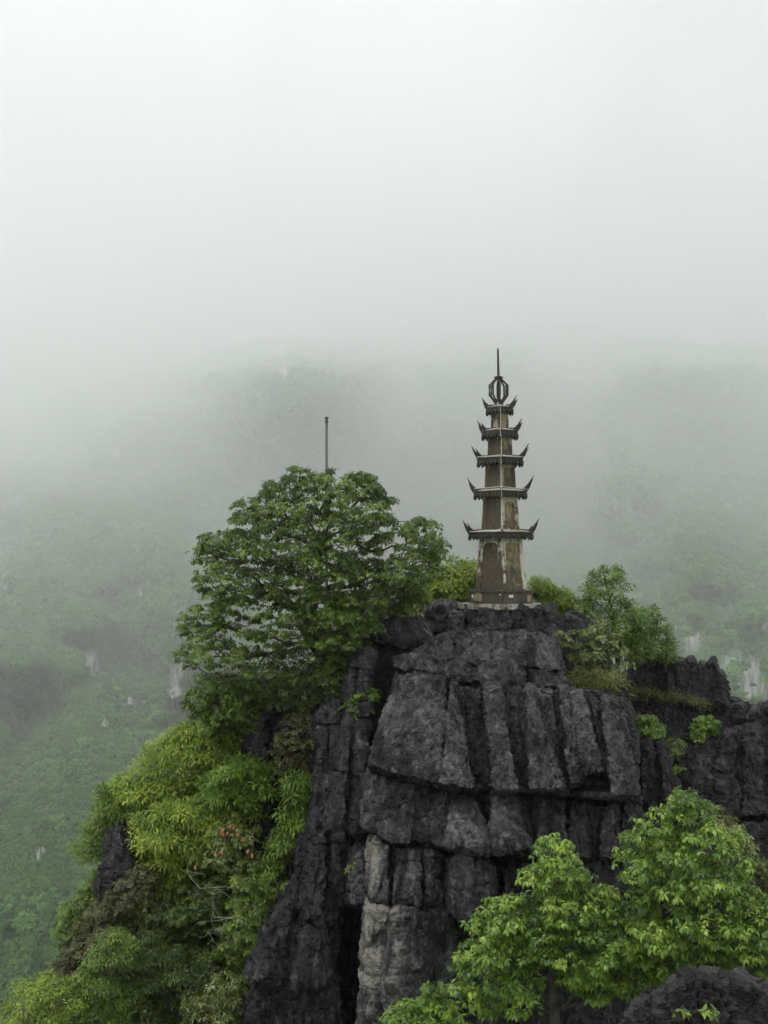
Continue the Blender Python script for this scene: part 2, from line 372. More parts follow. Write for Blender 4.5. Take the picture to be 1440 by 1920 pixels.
f1 = mixc(nt, attr_r := nt.nodes.new('ShaderNodeAttribute').outputs['Fac'], (0.022, 0.058, 0.018), (0.17, 0.36, 0.085))
attr_r.node.attribute_name = 'rnd'; attr_r.node.attribute_type = 'INSTANCER'
f2 = mixc(nt, rng(nt, patch, 0.4, 0.62), f1, (0.10, 0.19, 0.042))
f3 = mixc(nt, rng(nt, noise(nt, 0.9, w2, 4, 0.7), 0.45, 0.65, 0, 0.6), f2, (0.020, 0.042, 0.014))
nt.links.new(f3, b.inputs['Base Color']); b.inputs['Roughness'].default_value = 0.8
bump(nt, b, noise(nt, 1.4, w2, 5, 0.75), 1.0, 1.0)
M_FOREST = m
ng = bpy.data.node_groups.new('forest_nodes', 'GeometryNodeTree')
ng.interface.new_socket('Geometry', in_out='INPUT', socket_type='NodeSocketGeometry')
ng.interface.new_socket('Geometry', in_out='OUTPUT', socket_type='NodeSocketGeometry')
gn = ng.nodes; gl = ng.links
gi = gn.new('NodeGroupInput'); go = gn.new('NodeGroupOutput')
ico = gn.new('GeometryNodeMeshIcoSphere'); ico.inputs['Subdivisions'].default_value = 4; ico.inputs['Radius'].default_value = 1.0
sp = gn.new('GeometryNodeSetPosition'); nzn = gn.new('ShaderNodeTexNoise'); nzn.inputs['Scale'].default_value = 2.6; nzn.inputs['Detail'].default_value = 4
nzn.inputs['Roughness'].default_value = 0.75
sub = gn.new('ShaderNodeVectorMath'); sub.operation = 'SUBTRACT'; sub.inputs[1].default_value = (0.5, 0.5, 0.5)
scl = gn.new('ShaderNodeVectorMath'); scl.operation = 'SCALE'; scl.inputs['Scale'].default_value = 2.1
gl.new(nzn.outputs['Color'], sub.inputs[0]); gl.new(sub.outputs[0], scl.inputs[0]); gl.new(scl.outputs[0], sp.inputs['Offset'])
gl.new(ico.outputs['Mesh'], sp.inputs['Geometry'])
sm = gn.new('GeometryNodeSetMaterial'); sm.inputs['Material'].default_value = M_FOREST; gl.new(sp.outputs[0], sm.inputs['Geometry'])
iop = gn.new('GeometryNodeInstanceOnPoints'); gl.new(gi.outputs[0], iop.inputs['Points']); gl.new(sm.outputs[0], iop.inputs['Instance'])
rv = gn.new('FunctionNodeRandomValue'); rv.data_type = 'FLOAT_VECTOR'; rv.inputs[1].default_value = (6.28, 6.28, 6.28); gl.new(rv.outputs[0], iop.inputs['Rotation'])
na = gn.new('GeometryNodeInputNamedAttribute'); na.data_type = 'FLOAT'; na.inputs[0].default_value = 'size'
gl.new(na.outputs[0], iop.inputs['Scale'])
sa = gn.new('GeometryNodeStoreNamedAttribute'); sa.data_type = 'FLOAT'; sa.domain = 'INSTANCE'; sa.inputs['Name'].default_value = 'rnd'
rf = gn.new('FunctionNodeRandomValue'); rf.data_type = 'FLOAT'; rf.inputs['Seed'].default_value = 5
gl.new(iop.outputs[0], sa.inputs['Geometry']); gl.new(rf.outputs[1], sa.inputs['Value']); gl.new(sa.outputs[0], go.inputs[0])
md = forest.modifiers.new('crowns', 'NODES'); md.node_group = ng

hz = MB(); HX = 22000
zb = ZV - 8
hz.prism([(-HX, -HX, zb), (HX, -HX, zb), (HX, HX, zb), (-HX, HX, zb)], [(-HX, -HX, ZTOP + 40), (HX, -HX, ZTOP + 40), (HX, HX, ZTOP + 40), (-HX, HX, ZTOP + 40)])
m = bpy.data.materials.new('haze'); m.use_nodes = True; m.node_tree.nodes.clear()
o_ = m.node_tree.nodes.new('ShaderNodeOutputMaterial'); pv = m.node_tree.nodes.new('ShaderNodeVolumePrincipled')
pv.inputs['Color'].default_value = (0.995, 1.0, 1.0, 1); pv.inputs['Density'].default_value = HAZE; pv.inputs['Anisotropy'].default_value = 0.6
m.node_tree.links.new(pv.outputs[0], o_.inputs['Volume'])
hz.build('haze', m)['kind'] = 'stuff'

# ------------------------------------------------------------------ rock blocks
def rock_block(name, top, bot, D, mat, parent, bulge=0.5, slope=0.3, thick=2.0, butt=None, step=2.6, amp=0.10, flute=0.07, fs=2.6,
               spike=0.0, jag=0.0, round_t=0.04, under=0.3, rise=0.05, seed=1, scar=0.0, scarf=None, fine=0.03, edge=0.3, facets=0.10, crack=0.06, rill=0.03):
    top = np.array(top, float); bot = np.array(bot, float)
    wpx = max(np.ptp(top[:, 0]), np.ptp(bot[:, 0])); hpx = max(20, abs(bot[:, 1].mean() - top[:, 1].mean()))
    nf = int(max(14, wpx / step)); nr = int(max(8, hpx / step)); nb = max(8, nf // 5)
    def samp(pl, s):
        x0, x1 = pl[0, 0], pl[-1, 0]; x = x0 + (x1 - x0) * s; return x, np.interp(x, pl[:, 0], pl[:, 1])
    s = np.concatenate([np.linspace(0, 1, nf), np.linspace(1, 0, nb + 2)[1:-1]])
    front = np.concatenate([np.ones(nf), np.zeros(nb)])
    t = np.linspace(0, 1, nr)
    xt, yt = samp(top, s); xb, yb = samp(bot, s)
    if jag:
        yt = yt - jag * (0.6 + ridged(np.stack([xt / 14, xt * 0 + front, xt * 0], -1), 3, seed + 5))
    X = xt[:, None] + (xb - xt)[:, None] * t; Y = yt[:, None] + (yb - yt)[:, None] * t
    e = 1 - np.abs(2 * s - 1) ** 3
    dep = D - slope * t[None, :] - bulge * (np.sqrt(np.clip(e, 0, 1)))[:, None]
    if butt:
        bb = np.zeros_like(X)
        fb = []
        for bt in butt:                       # (left top, left bottom, right top, right bottom, depth, lean) or (centre, centre, half widths, depth)
            if len(bt) == 6: fb.append((bt[0], bt[2], bt[1], bt[3], bt[4], bt[5]))
            else:
                cx0, cx1, h0, h1, am = bt; ln = (((int(cx0) * 37 + seed * 11) % 100) / 100 - 0.5) * 0.9
                fb.append((cx0 - h0 * .75, cx0 + h0 * .75, cx1 - h1 * .85, cx1 + h1 * .85, am * 1.3, ln))
        for (x0, x1, w0, w1, am, ln) in fb:
            wob = 3.0 * fbm(np.stack([t * 4 + x0, t * 0 + seed, t * 0], -1), 3, seed)[None, :]
            l_ = x0 + (w0 - x0) * t[None, :] + wob; r_ = x1 + (w1 - x1) * t[None, :] + wob * 0.6; wd = np.maximum(r_ - l_, 1)
            u_ = (X - l_) / wd; sw = 5.0
            ins = np.clip(np.minimum(X - l_, r_ - X) / sw + 1, 0, 1)
            bb = np.maximum(bb, ins * am * (1 + ln * (u_ - 0.5) * 2) * np.clip(0.5 + t[None, :] * 0.6, 0, 1))
        dep = dep - bb
    rt = np.clip(1 - t / round_t, 0, 1) ** 2; ub = np.clip((t - (1 - 0.045)) / 0.045, 0, 1)
    dep = dep + 0.28 * rt[None, :] + under * ub[None, :]
    back = D + thick + 0 * X
    DD = np.where(front[:, None] > 0, dep, back)
    V = P(X, Y, DD)                                              # loops x rows
    # caps: shrink towards the middle in a few rings
    cen_t = V[:, 0].mean(0); cen_b = V[:, -1].mean(0)
    capt = [V[:, 0] + (cen_t - V[:, 0]) * k for k in (0.97, 0.8, 0.6, 0.4, 0.2, 0.06)]
    capb = [V[:, -1] + (cen_b - V[:, -1]) * k for k in (0.12, 0.3, 0.6, 0.97)]
    capt = [c + np.array([0, 0, rise]) * (i / 5) ** .5 for c, i in zip(capt, (5, 4, 3.5, 3, 2, 1))]
    V = np.concatenate([np.stack(capt, 1), V, np.stack(capb, 1)], 1)
    dl = np.roll(V, -1, 0) - np.roll(V, 1, 0); dr = np.gradient(V, axis=1)
    nrm = np.cross(dr, dl); nl = np.linalg.norm(nrm, axis=-1, keepdims=True); nrm = nrm / np.maximum(nl, 1e-9)
    ctr = V.mean((0, 1)); sgn = np.sign(((V - ctr) * nrm).sum(-1).mean()); nrm = nrm * sgn
    q = V + seed * 3.17
    disp = amp * fbm(q * 1.3, 4, seed) + flute * ridged(q * np.array([fs, fs, fs * 0.17]) + 0.25 * fbm(q * 1.5, 2, seed + 8)[..., None], 3, seed + 2, 0.6)
    disp = disp + fine * fbm(q * 9, 3, seed + 4, 0.65) + 0.5 * fine * ridged(q * 22, 2, seed + 9)
    if facets:
        # angular broken faces: quantised large noise
        fq = fbm(q * np.array([1.1, 1.1, 0.7]), 2, seed + 31) * 5; fr = fq - np.floor(fq)
        disp = disp + facets * (np.floor(fq) + sstep((fr - 0.4) * 5)) / 5
    # joints: upright and bedding cracks
    uw = 1 - np.abs(vnoise(q * np.array([1.5, 1.5, 0.32]) + 0.3 * vnoise(q * 2.1, seed + 50)[..., None], seed + 51))
    bw_ = 1 - np.abs(vnoise(q * np.array([0.35, 0.35, 2.3]) + 0.2 * vnoise(q * 3.1, seed + 52)[..., None], seed + 53))
    disp = disp - crack * (sstep((uw - 0.93) / 0.06) + 0.7 * sstep((bw_ - 0.95) / 0.045))
    # sharp little flutes, rain-cut
    disp = disp + rill * ridged(q * np.array([8.5, 8.5, 1.1]) + 0.3 * fbm(q * 3, 2, seed + 60)[..., None], 3, seed + 61, 0.6)
    if spike:
        disp = disp + spike * np.clip(ridged(q * np.array([5.5, 5.5, 2.0]) * (3.0 if mat == M_ROCK_N else 1.0), 3, seed + 6), -0.2, 1)
    V = V + nrm * disp[..., None]
    nL, nR = V.shape[:2]; I = np.arange(nL * nR).reshape(nL, nR); J = np.roll(I, -1, 0)
    T = np.stack([I[:, :-1], I[:, 1:], J[:, 1:], J[:, :-1]], -1).reshape(-1, 4)
    V2 = V.reshape(-1, 3)
    c0 = V[:, 0].mean(0); c1 = V[:, -1].mean(0); n0 = len(V2)
    # close the two small holes with degenerate-free fans (quads with a repeated centre avoided: triangles as a second mesh is not needed)
    I0 = I[:, 0]; I1 = I[:, -1]
    V2 = np.concatenate([V2, [c0, c1]])
    fan0 = [(int(I0[k]), int(I0[(k + 1) % nL]), int(I0[(k + 2) % nL]), n0) for k in range(0, nL - 1, 2)]
    fan1 = [(int(I1[(k + 2) % nL]), int(I1[(k + 1) % nL]), int(I1[k]), n0 + 1) for k in range(0, nL - 1, 2)]
    T = np.concatenate([T, np.array(fan0), np.array(fan1)])
    if sgn < 0: T = T[:, ::-1]
    sc = np.full(len(V2), scar)
    if scarf is not None:
        fx_ = np.zeros((nL, nR)); fx_[:, 6:6 + nr] = scarf(X, Y); fx_[:, :6] = fx_[:, 6:7]; fx_[:, 6 + nr:] = fx_[:, 5 + nr:6 + nr]
        sc[:nL * nR] = fx_.ravel()
    return mesh_np(name, V2, T, mat, parent, False, {'scar': sc})

def G(x, y, x0, y0, a, b): return np.exp(-(((x - x0) / a) ** 2 + ((y - y0) / b) ** 2))

# --- main outcrop under the pagoda
oc = thing('rock_outcrop', 'tall dark fluted limestone crag with stacked layers carrying the pagoda', 'rock', P(940, 1900, 21))
B = lambda *a, **k: rock_block('rock_block', *a, **k)
# pedestal rock under the plinth
B([(858, 1146), (900, 1137), (1000, 1136), (1038, 1144)], [(845, 1200), (940, 1205), (1050, 1210)], 23.6, M_ROCK_D, oc, bulge=0.5, slope=0.2, thick=1.3, amp=0.10, flute=0.12, seed=3, facets=0.25)
# boulders left of the plinth
B([(798, 1140), (815, 1130), (852, 1134)], [(790, 1185), (852, 1185)], 24.0, M_ROCK, oc, bulge=0.25, thick=0.8, seed=4, facets=0.2, amp=.05)
B([(838, 1152), (868, 1148)], [(835, 1190), (872, 1192)], 23.2, M_ROCK, oc, bulge=0.2, thick=0.6, seed=5, facets=0.2, amp=.05)
B([(762, 1172), (780, 1163), (812, 1168)], [(750, 1210), (828, 1212)], 23.0, M_ROCK, oc, bulge=0.25, thick=0.9, seed=6, facets=0.2, amp=.05)
# left slab layer
B([(672, 1176), (700, 1163), (750, 1158), (790, 1166)], [(680, 1206), (730, 1210), (806, 1212)], 23.0, M_ROCK_D, oc, bulge=0.35, thick=1.5, seed=7, flute=0.1)
B([(690, 1222), (740, 1208), (835, 1208)], [(685, 1300), (740, 1290), (840, 1270)], 23.2, M_ROCK_D, oc, bulge=0.3, slope=0.3, thick=1.5, seed=8, flute=0.1, under=.1)
# upper fluted layer
B([(790, 1217), (830, 1196), (880, 1190), (940, 1188), (985, 1186), (1040, 1200), (1052, 1215)], [(772, 1226), (850, 1240), (905, 1248), (990, 1252), (1062, 1262)], 22.3, M_ROCK, oc, bulge=0.7, slope=0.55, thick=1.5, seed=9,
  butt=[(835, 815, 20, 38, .2), (900, 890, 18, 34, .25), (935, 930, 10, 20, .1), (975, 965, 14, 24, .3), (1020, 1025, 10, 26, .2)], jag=3, under=0.45)
# thin cap slab and blocks above the big face
B([(738, 1234), (775, 1226), (830, 1232), (905, 1244)], [(735, 1250), (800, 1266), (890, 1280), (912, 1280)], 21.3, M_ROCK, oc, bulge=0.55, slope=0.3, thick=1.6, seed=10, under=0.35, amp=.07)
B([(900, 1252), (935, 1238), (982, 1240)], [(892, 1272), (940, 1288), (985, 1282)], 21.0, M_ROCK, oc, bulge=0.4, slope=0.2, thick=1.4, seed=11, under=0.3, facets=.1)
B([(985, 1256), (1020, 1250), (1060, 1262)], [(980, 1292), (1020, 1300), (1075, 1300)], 21.3, M_ROCK_D, oc, bulge=0.3, slope=0.3, thick=1.2, seed=12)
# the big fluted face
pale = lambda X, Y: 0.75 * G(X, Y, 735, 1400, 50, 110) * 0.6
B([(742, 1262), (790, 1262), (850, 1276), (892, 1292), (900, 1282), (930, 1282), (1000, 1290), (1048, 1288), (1110, 1296), (1166, 1312)],
  [(690, 1438), (735, 1456), (810, 1472), (890, 1484), (975, 1486), (1060, 1486), (1110, 1452), (1140, 1450), (1152, 1496), (1202, 1500)], 21.4, M_ROCK, oc, bulge=0.9, slope=1.05, thick=2.5, seed=13, step=2.2,
  butt=[(751, 692, 836, 826, .75, .2), (742, 690, 790, 735, .55, -.4), (846, 827, 852, 889, .98, -.1), (905, 927, 937, 966, .98, .1), (948, 968, 962, 988, .12, 0), (988, 994, 996, 1062, 1.0, -.1), (1004, 1040, 1030, 1066, .2, .3), (1048, 1072, 1068, 1100, .6, -.3), (1070, 1098, 1094, 1128, .72, .2), (1104, 1132, 1126, 1148, .22, 0), (1130, 1150, 1168, 1203, .95, -.2)],
  flute=0.035, fs=3.6, amp=0.045, under=0.3, scarf=pale, crack=.03, facets=.05, rill=.05)
B([(1062, 1440), (1100, 1432), (1150, 1442)], [(1066, 1484), (1150, 1490)], 20.6, M_ROCK_D, oc, bulge=0.2, slope=0.0, thick=1.2, seed=24, facets=.15, scarf=lambda X, Y: .4 + 0 * X)
# second layer
sc2 = lambda X, Y: 0.55 * G(X, Y, 700, 1500, 30, 60) + 0.5 * G(X, Y, 1025, 1520, 30, 40)
B([(690, 1446), (735, 1466), (810, 1482), (890, 1494), (975, 1496), (1060, 1498)], [(676, 1545), (720, 1570), (800, 1582), (915, 1600), (1000, 1606), (1070, 1606)], 20.15, M_ROCK, oc, bulge=0.75, slope=0.55, thick=2.5, seed=14,
  butt=[(690, 672, 722, 712, .3, -.5), (724, 714, 772, 764, .36, .3), (776, 770, 800, 806, .2, 0), (806, 812, 842, 850, .38, .3), (852, 836, 884, 916, .85, -.1), (926, 928, 964, 998, .85, .1), (1002, 1010, 1020, 1040, .3, -.4), (1024, 1044, 1056, 1068, .42, .3)], under=0.28, scarf=sc2, step=2.3, amp=.06, crack=.05, facets=.06)
B([(1055, 1500), (1110, 1506), (1200, 1510)], [(1060, 1606), (1130, 1612), (1212, 1612)], 20.0, M_ROCK_D, oc, bulge=0.35, slope=0.3, thick=2.5, seed=15, butt=[(1085, 1090, 16, 20, .25), (1140, 1150, 18, 26, .3), (1185, 1192, 12, 18, .25)], under=0.4, scarf=lambda X, Y: 0.5 * G(X, Y, 1160, 1530, 50, 30))
# third layer
sc3 = lambda X, Y: 0.85 * G(X, Y, 700, 1600, 22, 70) + 0.5 * G(X, Y, 745, 1640, 50, 60) + 0.35 * G(X, Y, 860, 1640, 25, 60)
B([(698, 1560), (720, 1582), (800, 1596), (832, 1602)], [(686, 1690), (740, 1702), (838, 1702)], 19.45, M_ROCK, oc, bulge=0.6, slope=0.15, thick=2.5, seed=16, butt=[(715, 712, 16, 18, .25), (765, 762, 26, 30, .3), (812, 812, 12, 16, .25)], under=0.35, scarf=sc3, amp=.1, step=2.3)
B([(838, 1606), (870, 1600), (915, 1618), (928, 1650)], [(832, 1712), (880, 1730), (936, 1705)], 19.15, M_ROCK, oc, bulge=0.5, slope=0.1, thick=2.0, seed=17, butt=[(865, 862, 20, 24, .25), (905, 910, 14, 20, .2)], under=0.45, facets=.12, scarf=lambda X, Y: .5 * G(X, Y, 848, 1640, 12, 50))
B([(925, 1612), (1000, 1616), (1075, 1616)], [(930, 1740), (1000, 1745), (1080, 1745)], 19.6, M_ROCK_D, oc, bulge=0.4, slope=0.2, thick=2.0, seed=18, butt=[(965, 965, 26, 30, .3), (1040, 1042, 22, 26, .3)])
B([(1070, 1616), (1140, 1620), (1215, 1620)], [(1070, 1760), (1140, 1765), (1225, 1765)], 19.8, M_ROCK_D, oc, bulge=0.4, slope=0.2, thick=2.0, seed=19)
# foot column, brownish and pale
sc4 = lambda X, Y: 0.62 + 0.25 * G(X, Y, 700, 1760, 30, 120) - 0.5 * G(X, Y, 850, 1760, 45, 60) - 0.15 * np.clip((X - 740) / 120, 0, 1)
B([(692, 1696), (740, 1708), (840, 1712)], [(668, 1960), (760, 1970), (860, 1970)], 19.15, M_ROCK, oc, bulge=0.8, slope=0.2, thick=2.5, seed=20, butt=[(705, 690, 18, 24, .25), (770, 765, 36, 44, .35)], scarf=sc4, amp=0.22, flute=0.10, fs=1.6, facets=.15, step=2.4)
B([(835, 1725), (880, 1738), (950, 1742)], [(850, 1980), (960, 1980)], 20.0, M_ROCK_D, oc, bulge=0.4, slope=0.1, thick=2.0, seed=21, amp=.2, scar=.2)
B([(940, 1745), (1100, 1750), (1240, 1750)], [(940, 2020), (1100, 2020), (1260, 2020)], 20.4, M_ROCK_D, oc, bulge=0.3, slope=0.1, thick=2.0, seed=22, amp=.2)
# deep core that closes the joints
B([(700, 1215), (850, 1195), (1040, 1200), (1110, 1300), (1180, 1320)], [(640, 2060), (900, 2060), (1270, 2060)], 22.7, M_ROCK_D, oc, bulge=0.2, slope=1.3, thick=3.0, seed=23, step=5, scar=-1)

# --- left cliff
lc = thing('rock_cliff', 'shadowy black limestone cliff left of the crag with a deep cleft', 'rock', P(560, 1900, 21))
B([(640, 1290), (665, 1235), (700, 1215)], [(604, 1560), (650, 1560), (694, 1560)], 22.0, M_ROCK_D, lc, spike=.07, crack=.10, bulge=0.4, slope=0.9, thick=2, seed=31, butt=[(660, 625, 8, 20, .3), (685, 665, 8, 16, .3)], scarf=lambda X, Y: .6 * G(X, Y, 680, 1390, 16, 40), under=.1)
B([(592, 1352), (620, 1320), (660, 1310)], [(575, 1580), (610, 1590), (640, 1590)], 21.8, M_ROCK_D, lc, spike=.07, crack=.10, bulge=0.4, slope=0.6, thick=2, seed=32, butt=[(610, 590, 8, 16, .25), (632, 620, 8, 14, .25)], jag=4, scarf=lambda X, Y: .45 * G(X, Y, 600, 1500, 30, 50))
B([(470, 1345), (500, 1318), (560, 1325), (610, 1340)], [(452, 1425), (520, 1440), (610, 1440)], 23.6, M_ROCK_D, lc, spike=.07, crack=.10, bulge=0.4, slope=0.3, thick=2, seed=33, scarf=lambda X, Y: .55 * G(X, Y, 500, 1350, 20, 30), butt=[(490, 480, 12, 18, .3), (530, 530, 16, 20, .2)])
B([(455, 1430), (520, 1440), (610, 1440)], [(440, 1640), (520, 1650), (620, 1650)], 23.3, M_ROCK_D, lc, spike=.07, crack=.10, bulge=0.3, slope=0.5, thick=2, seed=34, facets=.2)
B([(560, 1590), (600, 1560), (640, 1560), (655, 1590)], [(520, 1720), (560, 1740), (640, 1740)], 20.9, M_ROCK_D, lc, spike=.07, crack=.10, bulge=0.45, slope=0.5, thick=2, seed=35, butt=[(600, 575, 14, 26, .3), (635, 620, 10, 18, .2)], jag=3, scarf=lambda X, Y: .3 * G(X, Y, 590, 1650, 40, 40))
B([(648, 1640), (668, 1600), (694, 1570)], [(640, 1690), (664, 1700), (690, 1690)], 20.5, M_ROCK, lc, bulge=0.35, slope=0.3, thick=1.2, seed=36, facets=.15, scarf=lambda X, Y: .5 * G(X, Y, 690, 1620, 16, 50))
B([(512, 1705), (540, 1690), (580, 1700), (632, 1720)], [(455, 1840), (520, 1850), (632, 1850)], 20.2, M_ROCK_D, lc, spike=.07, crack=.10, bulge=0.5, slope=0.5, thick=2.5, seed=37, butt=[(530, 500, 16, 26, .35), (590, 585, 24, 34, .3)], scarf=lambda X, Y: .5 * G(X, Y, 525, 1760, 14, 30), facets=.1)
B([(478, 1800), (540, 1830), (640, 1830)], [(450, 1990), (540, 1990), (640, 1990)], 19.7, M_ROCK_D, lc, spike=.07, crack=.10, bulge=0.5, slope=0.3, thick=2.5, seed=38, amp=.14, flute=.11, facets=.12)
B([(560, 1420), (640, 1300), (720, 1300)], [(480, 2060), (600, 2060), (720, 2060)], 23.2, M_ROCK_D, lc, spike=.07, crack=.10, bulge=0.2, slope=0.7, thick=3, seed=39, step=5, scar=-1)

B([(560, 1262), (610, 1250), (660, 1240), (700, 1225)], [(540, 1360), (620, 1360), (700, 1350)], 24.2, M_ROCK_D, lc, spike=.07, crack=.10, bulge=0.3, slope=0.3, thick=1.2, seed=40, facets=.2)
# --- right ridge
rr = thing('rock_ridge', 'jagged black limestone ridge stepping down to the right of the crag', 'rock', P(1300, 1640, 25))
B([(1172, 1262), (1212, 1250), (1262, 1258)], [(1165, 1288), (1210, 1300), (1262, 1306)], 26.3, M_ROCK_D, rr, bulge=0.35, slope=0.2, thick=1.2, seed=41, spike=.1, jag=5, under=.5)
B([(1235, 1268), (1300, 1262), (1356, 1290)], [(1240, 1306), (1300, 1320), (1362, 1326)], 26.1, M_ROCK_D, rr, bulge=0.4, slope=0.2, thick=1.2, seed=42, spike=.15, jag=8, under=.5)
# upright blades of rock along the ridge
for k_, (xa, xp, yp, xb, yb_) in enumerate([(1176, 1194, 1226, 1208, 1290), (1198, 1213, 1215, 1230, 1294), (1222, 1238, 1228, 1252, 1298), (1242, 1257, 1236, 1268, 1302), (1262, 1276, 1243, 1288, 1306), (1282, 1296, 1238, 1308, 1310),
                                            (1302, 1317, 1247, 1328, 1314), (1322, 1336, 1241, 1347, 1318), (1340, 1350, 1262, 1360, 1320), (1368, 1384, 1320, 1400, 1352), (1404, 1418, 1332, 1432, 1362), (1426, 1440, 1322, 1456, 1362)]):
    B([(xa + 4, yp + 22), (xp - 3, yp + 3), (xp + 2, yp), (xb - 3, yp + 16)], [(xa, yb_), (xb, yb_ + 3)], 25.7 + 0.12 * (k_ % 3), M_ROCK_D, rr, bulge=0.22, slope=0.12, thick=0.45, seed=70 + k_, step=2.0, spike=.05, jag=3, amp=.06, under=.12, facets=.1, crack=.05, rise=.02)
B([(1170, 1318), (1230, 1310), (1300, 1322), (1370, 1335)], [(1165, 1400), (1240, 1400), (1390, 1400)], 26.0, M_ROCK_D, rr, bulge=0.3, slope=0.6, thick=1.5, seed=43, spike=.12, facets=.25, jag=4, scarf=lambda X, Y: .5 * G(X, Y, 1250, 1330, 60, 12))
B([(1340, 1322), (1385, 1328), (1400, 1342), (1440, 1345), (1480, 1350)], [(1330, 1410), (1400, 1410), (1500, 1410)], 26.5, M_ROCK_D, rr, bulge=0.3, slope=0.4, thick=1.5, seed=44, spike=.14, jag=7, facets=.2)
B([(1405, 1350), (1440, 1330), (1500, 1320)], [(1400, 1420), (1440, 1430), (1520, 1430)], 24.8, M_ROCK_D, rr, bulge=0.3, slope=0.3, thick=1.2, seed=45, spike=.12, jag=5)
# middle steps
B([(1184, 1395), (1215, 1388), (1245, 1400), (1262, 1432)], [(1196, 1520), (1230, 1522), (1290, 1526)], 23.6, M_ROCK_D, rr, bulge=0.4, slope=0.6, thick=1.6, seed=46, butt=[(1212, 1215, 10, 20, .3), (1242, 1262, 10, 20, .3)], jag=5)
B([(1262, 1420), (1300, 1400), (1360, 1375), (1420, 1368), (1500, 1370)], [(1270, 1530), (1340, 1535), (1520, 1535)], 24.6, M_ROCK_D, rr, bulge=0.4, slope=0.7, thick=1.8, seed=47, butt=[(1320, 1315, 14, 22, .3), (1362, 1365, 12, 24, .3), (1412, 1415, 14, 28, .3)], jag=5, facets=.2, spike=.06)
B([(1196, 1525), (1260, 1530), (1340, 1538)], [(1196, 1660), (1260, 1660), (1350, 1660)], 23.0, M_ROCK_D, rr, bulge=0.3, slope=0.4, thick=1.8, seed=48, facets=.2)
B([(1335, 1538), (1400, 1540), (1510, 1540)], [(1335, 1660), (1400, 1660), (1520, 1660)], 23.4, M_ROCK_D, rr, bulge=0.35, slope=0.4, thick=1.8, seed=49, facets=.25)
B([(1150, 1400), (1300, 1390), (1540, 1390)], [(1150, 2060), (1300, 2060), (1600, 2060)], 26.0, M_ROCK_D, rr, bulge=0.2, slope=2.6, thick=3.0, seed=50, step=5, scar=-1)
# dark shelf between the crag and the ridge
B([(1040, 1172), (1062, 1158), (1095, 1165), (1120, 1190)], [(1040, 1300), (1090, 1310), (1180, 1310)], 23.8, M_ROCK_D, rr, bulge=0.3, slope=0.6, thick=1.5, seed=51, spike=.08, jag=3)

# --- nearest boulder, bottom right
nb_ = thing('boulder', 'spiky weathered grey boulder nearest to us at the bottom right', 'rock', P(1330, 1920, 8))
rock_block('rock_face', [(1180, 1930), (1215, 1892), (1262, 1872), (1300, 1846), (1362, 1838), (1440, 1866), (1560, 1896)], [(1170, 2200), (1300, 2200), (1600, 2200)], 8.9, M_ROCK_N, nb_, bulge=0.4, slope=1.1, thick=2.0, seed=60,
           spike=0.085, jag=10, step=2.0, amp=0.06, flute=0.04, fs=7, fine=.015, under=0, crack=.02, rill=.03, rise=.0, facets=.03)

# --- hillside carrying the shrubs on the left, running down to the valley
hs = rock_block('hillside', [(395, 1420), (430, 1400), (520, 1400), (600, 1420)], [(-120, 2120), (200, 2120), (660, 2120)], 25.0, M_ROCK_D, None, bulge=0.8, slope=4.0, thick=4, seed=61, step=6, facets=.4, amp=.3, scar=-.5)
hs['kind'] = 'structure'
B([(372, 1545), (392, 1515), (425, 1520)], [(360, 1650), (420, 1650)], 22.8, M_ROCK_D, lc, spike=.07, crack=.10, bulge=0.3, thick=1, seed=62, butt=[(390, 385, 12, 16, .3)], scar=-1) if False else None
rk = thing('rock_spur', 'black rock spur poking through yellow-green bamboo on the left slope', 'rock', P(215, 1660, 22))
B([(212, 1575), (228, 1548), (240, 1556), (258, 1575)], [(188, 1670), (220, 1690), (262, 1680)], 22.6, M_ROCK_D, rk, bulge=0.3, slope=.2, thick=1.0, seed=63, flute=.16, scar=-1, jag=8, spike=.1, facets=.25, butt=[(228, 215, 10, 14, .2), (250, 246, 8, 12, .2)])
# cone of the hill below the frame
hv = MB(); rings = []
for k, (z, r) in enumerate([(-9.6, 4.5), (-14, 9), (-40, 24), (-110, 70), (ZV, 190)]):
    rings.append([(2.5 + r * 1.4 * math.cos(a) * (1 + .12 * math.sin(3 * a + k)), 22 + r * math.sin(a) * (1 + .1 * math.cos(4 * a)), z) for a in np.linspace(0, 2 * math.pi, 41)[:-1]])
for a_, b_ in zip(rings[:-1], rings[1:]): hv.prism(b_, a_, cap=False)
hv.add(rings[0], [tuple(range(40))])
hv.build('hill', M_MOUNT, None)['kind'] = 'structure'

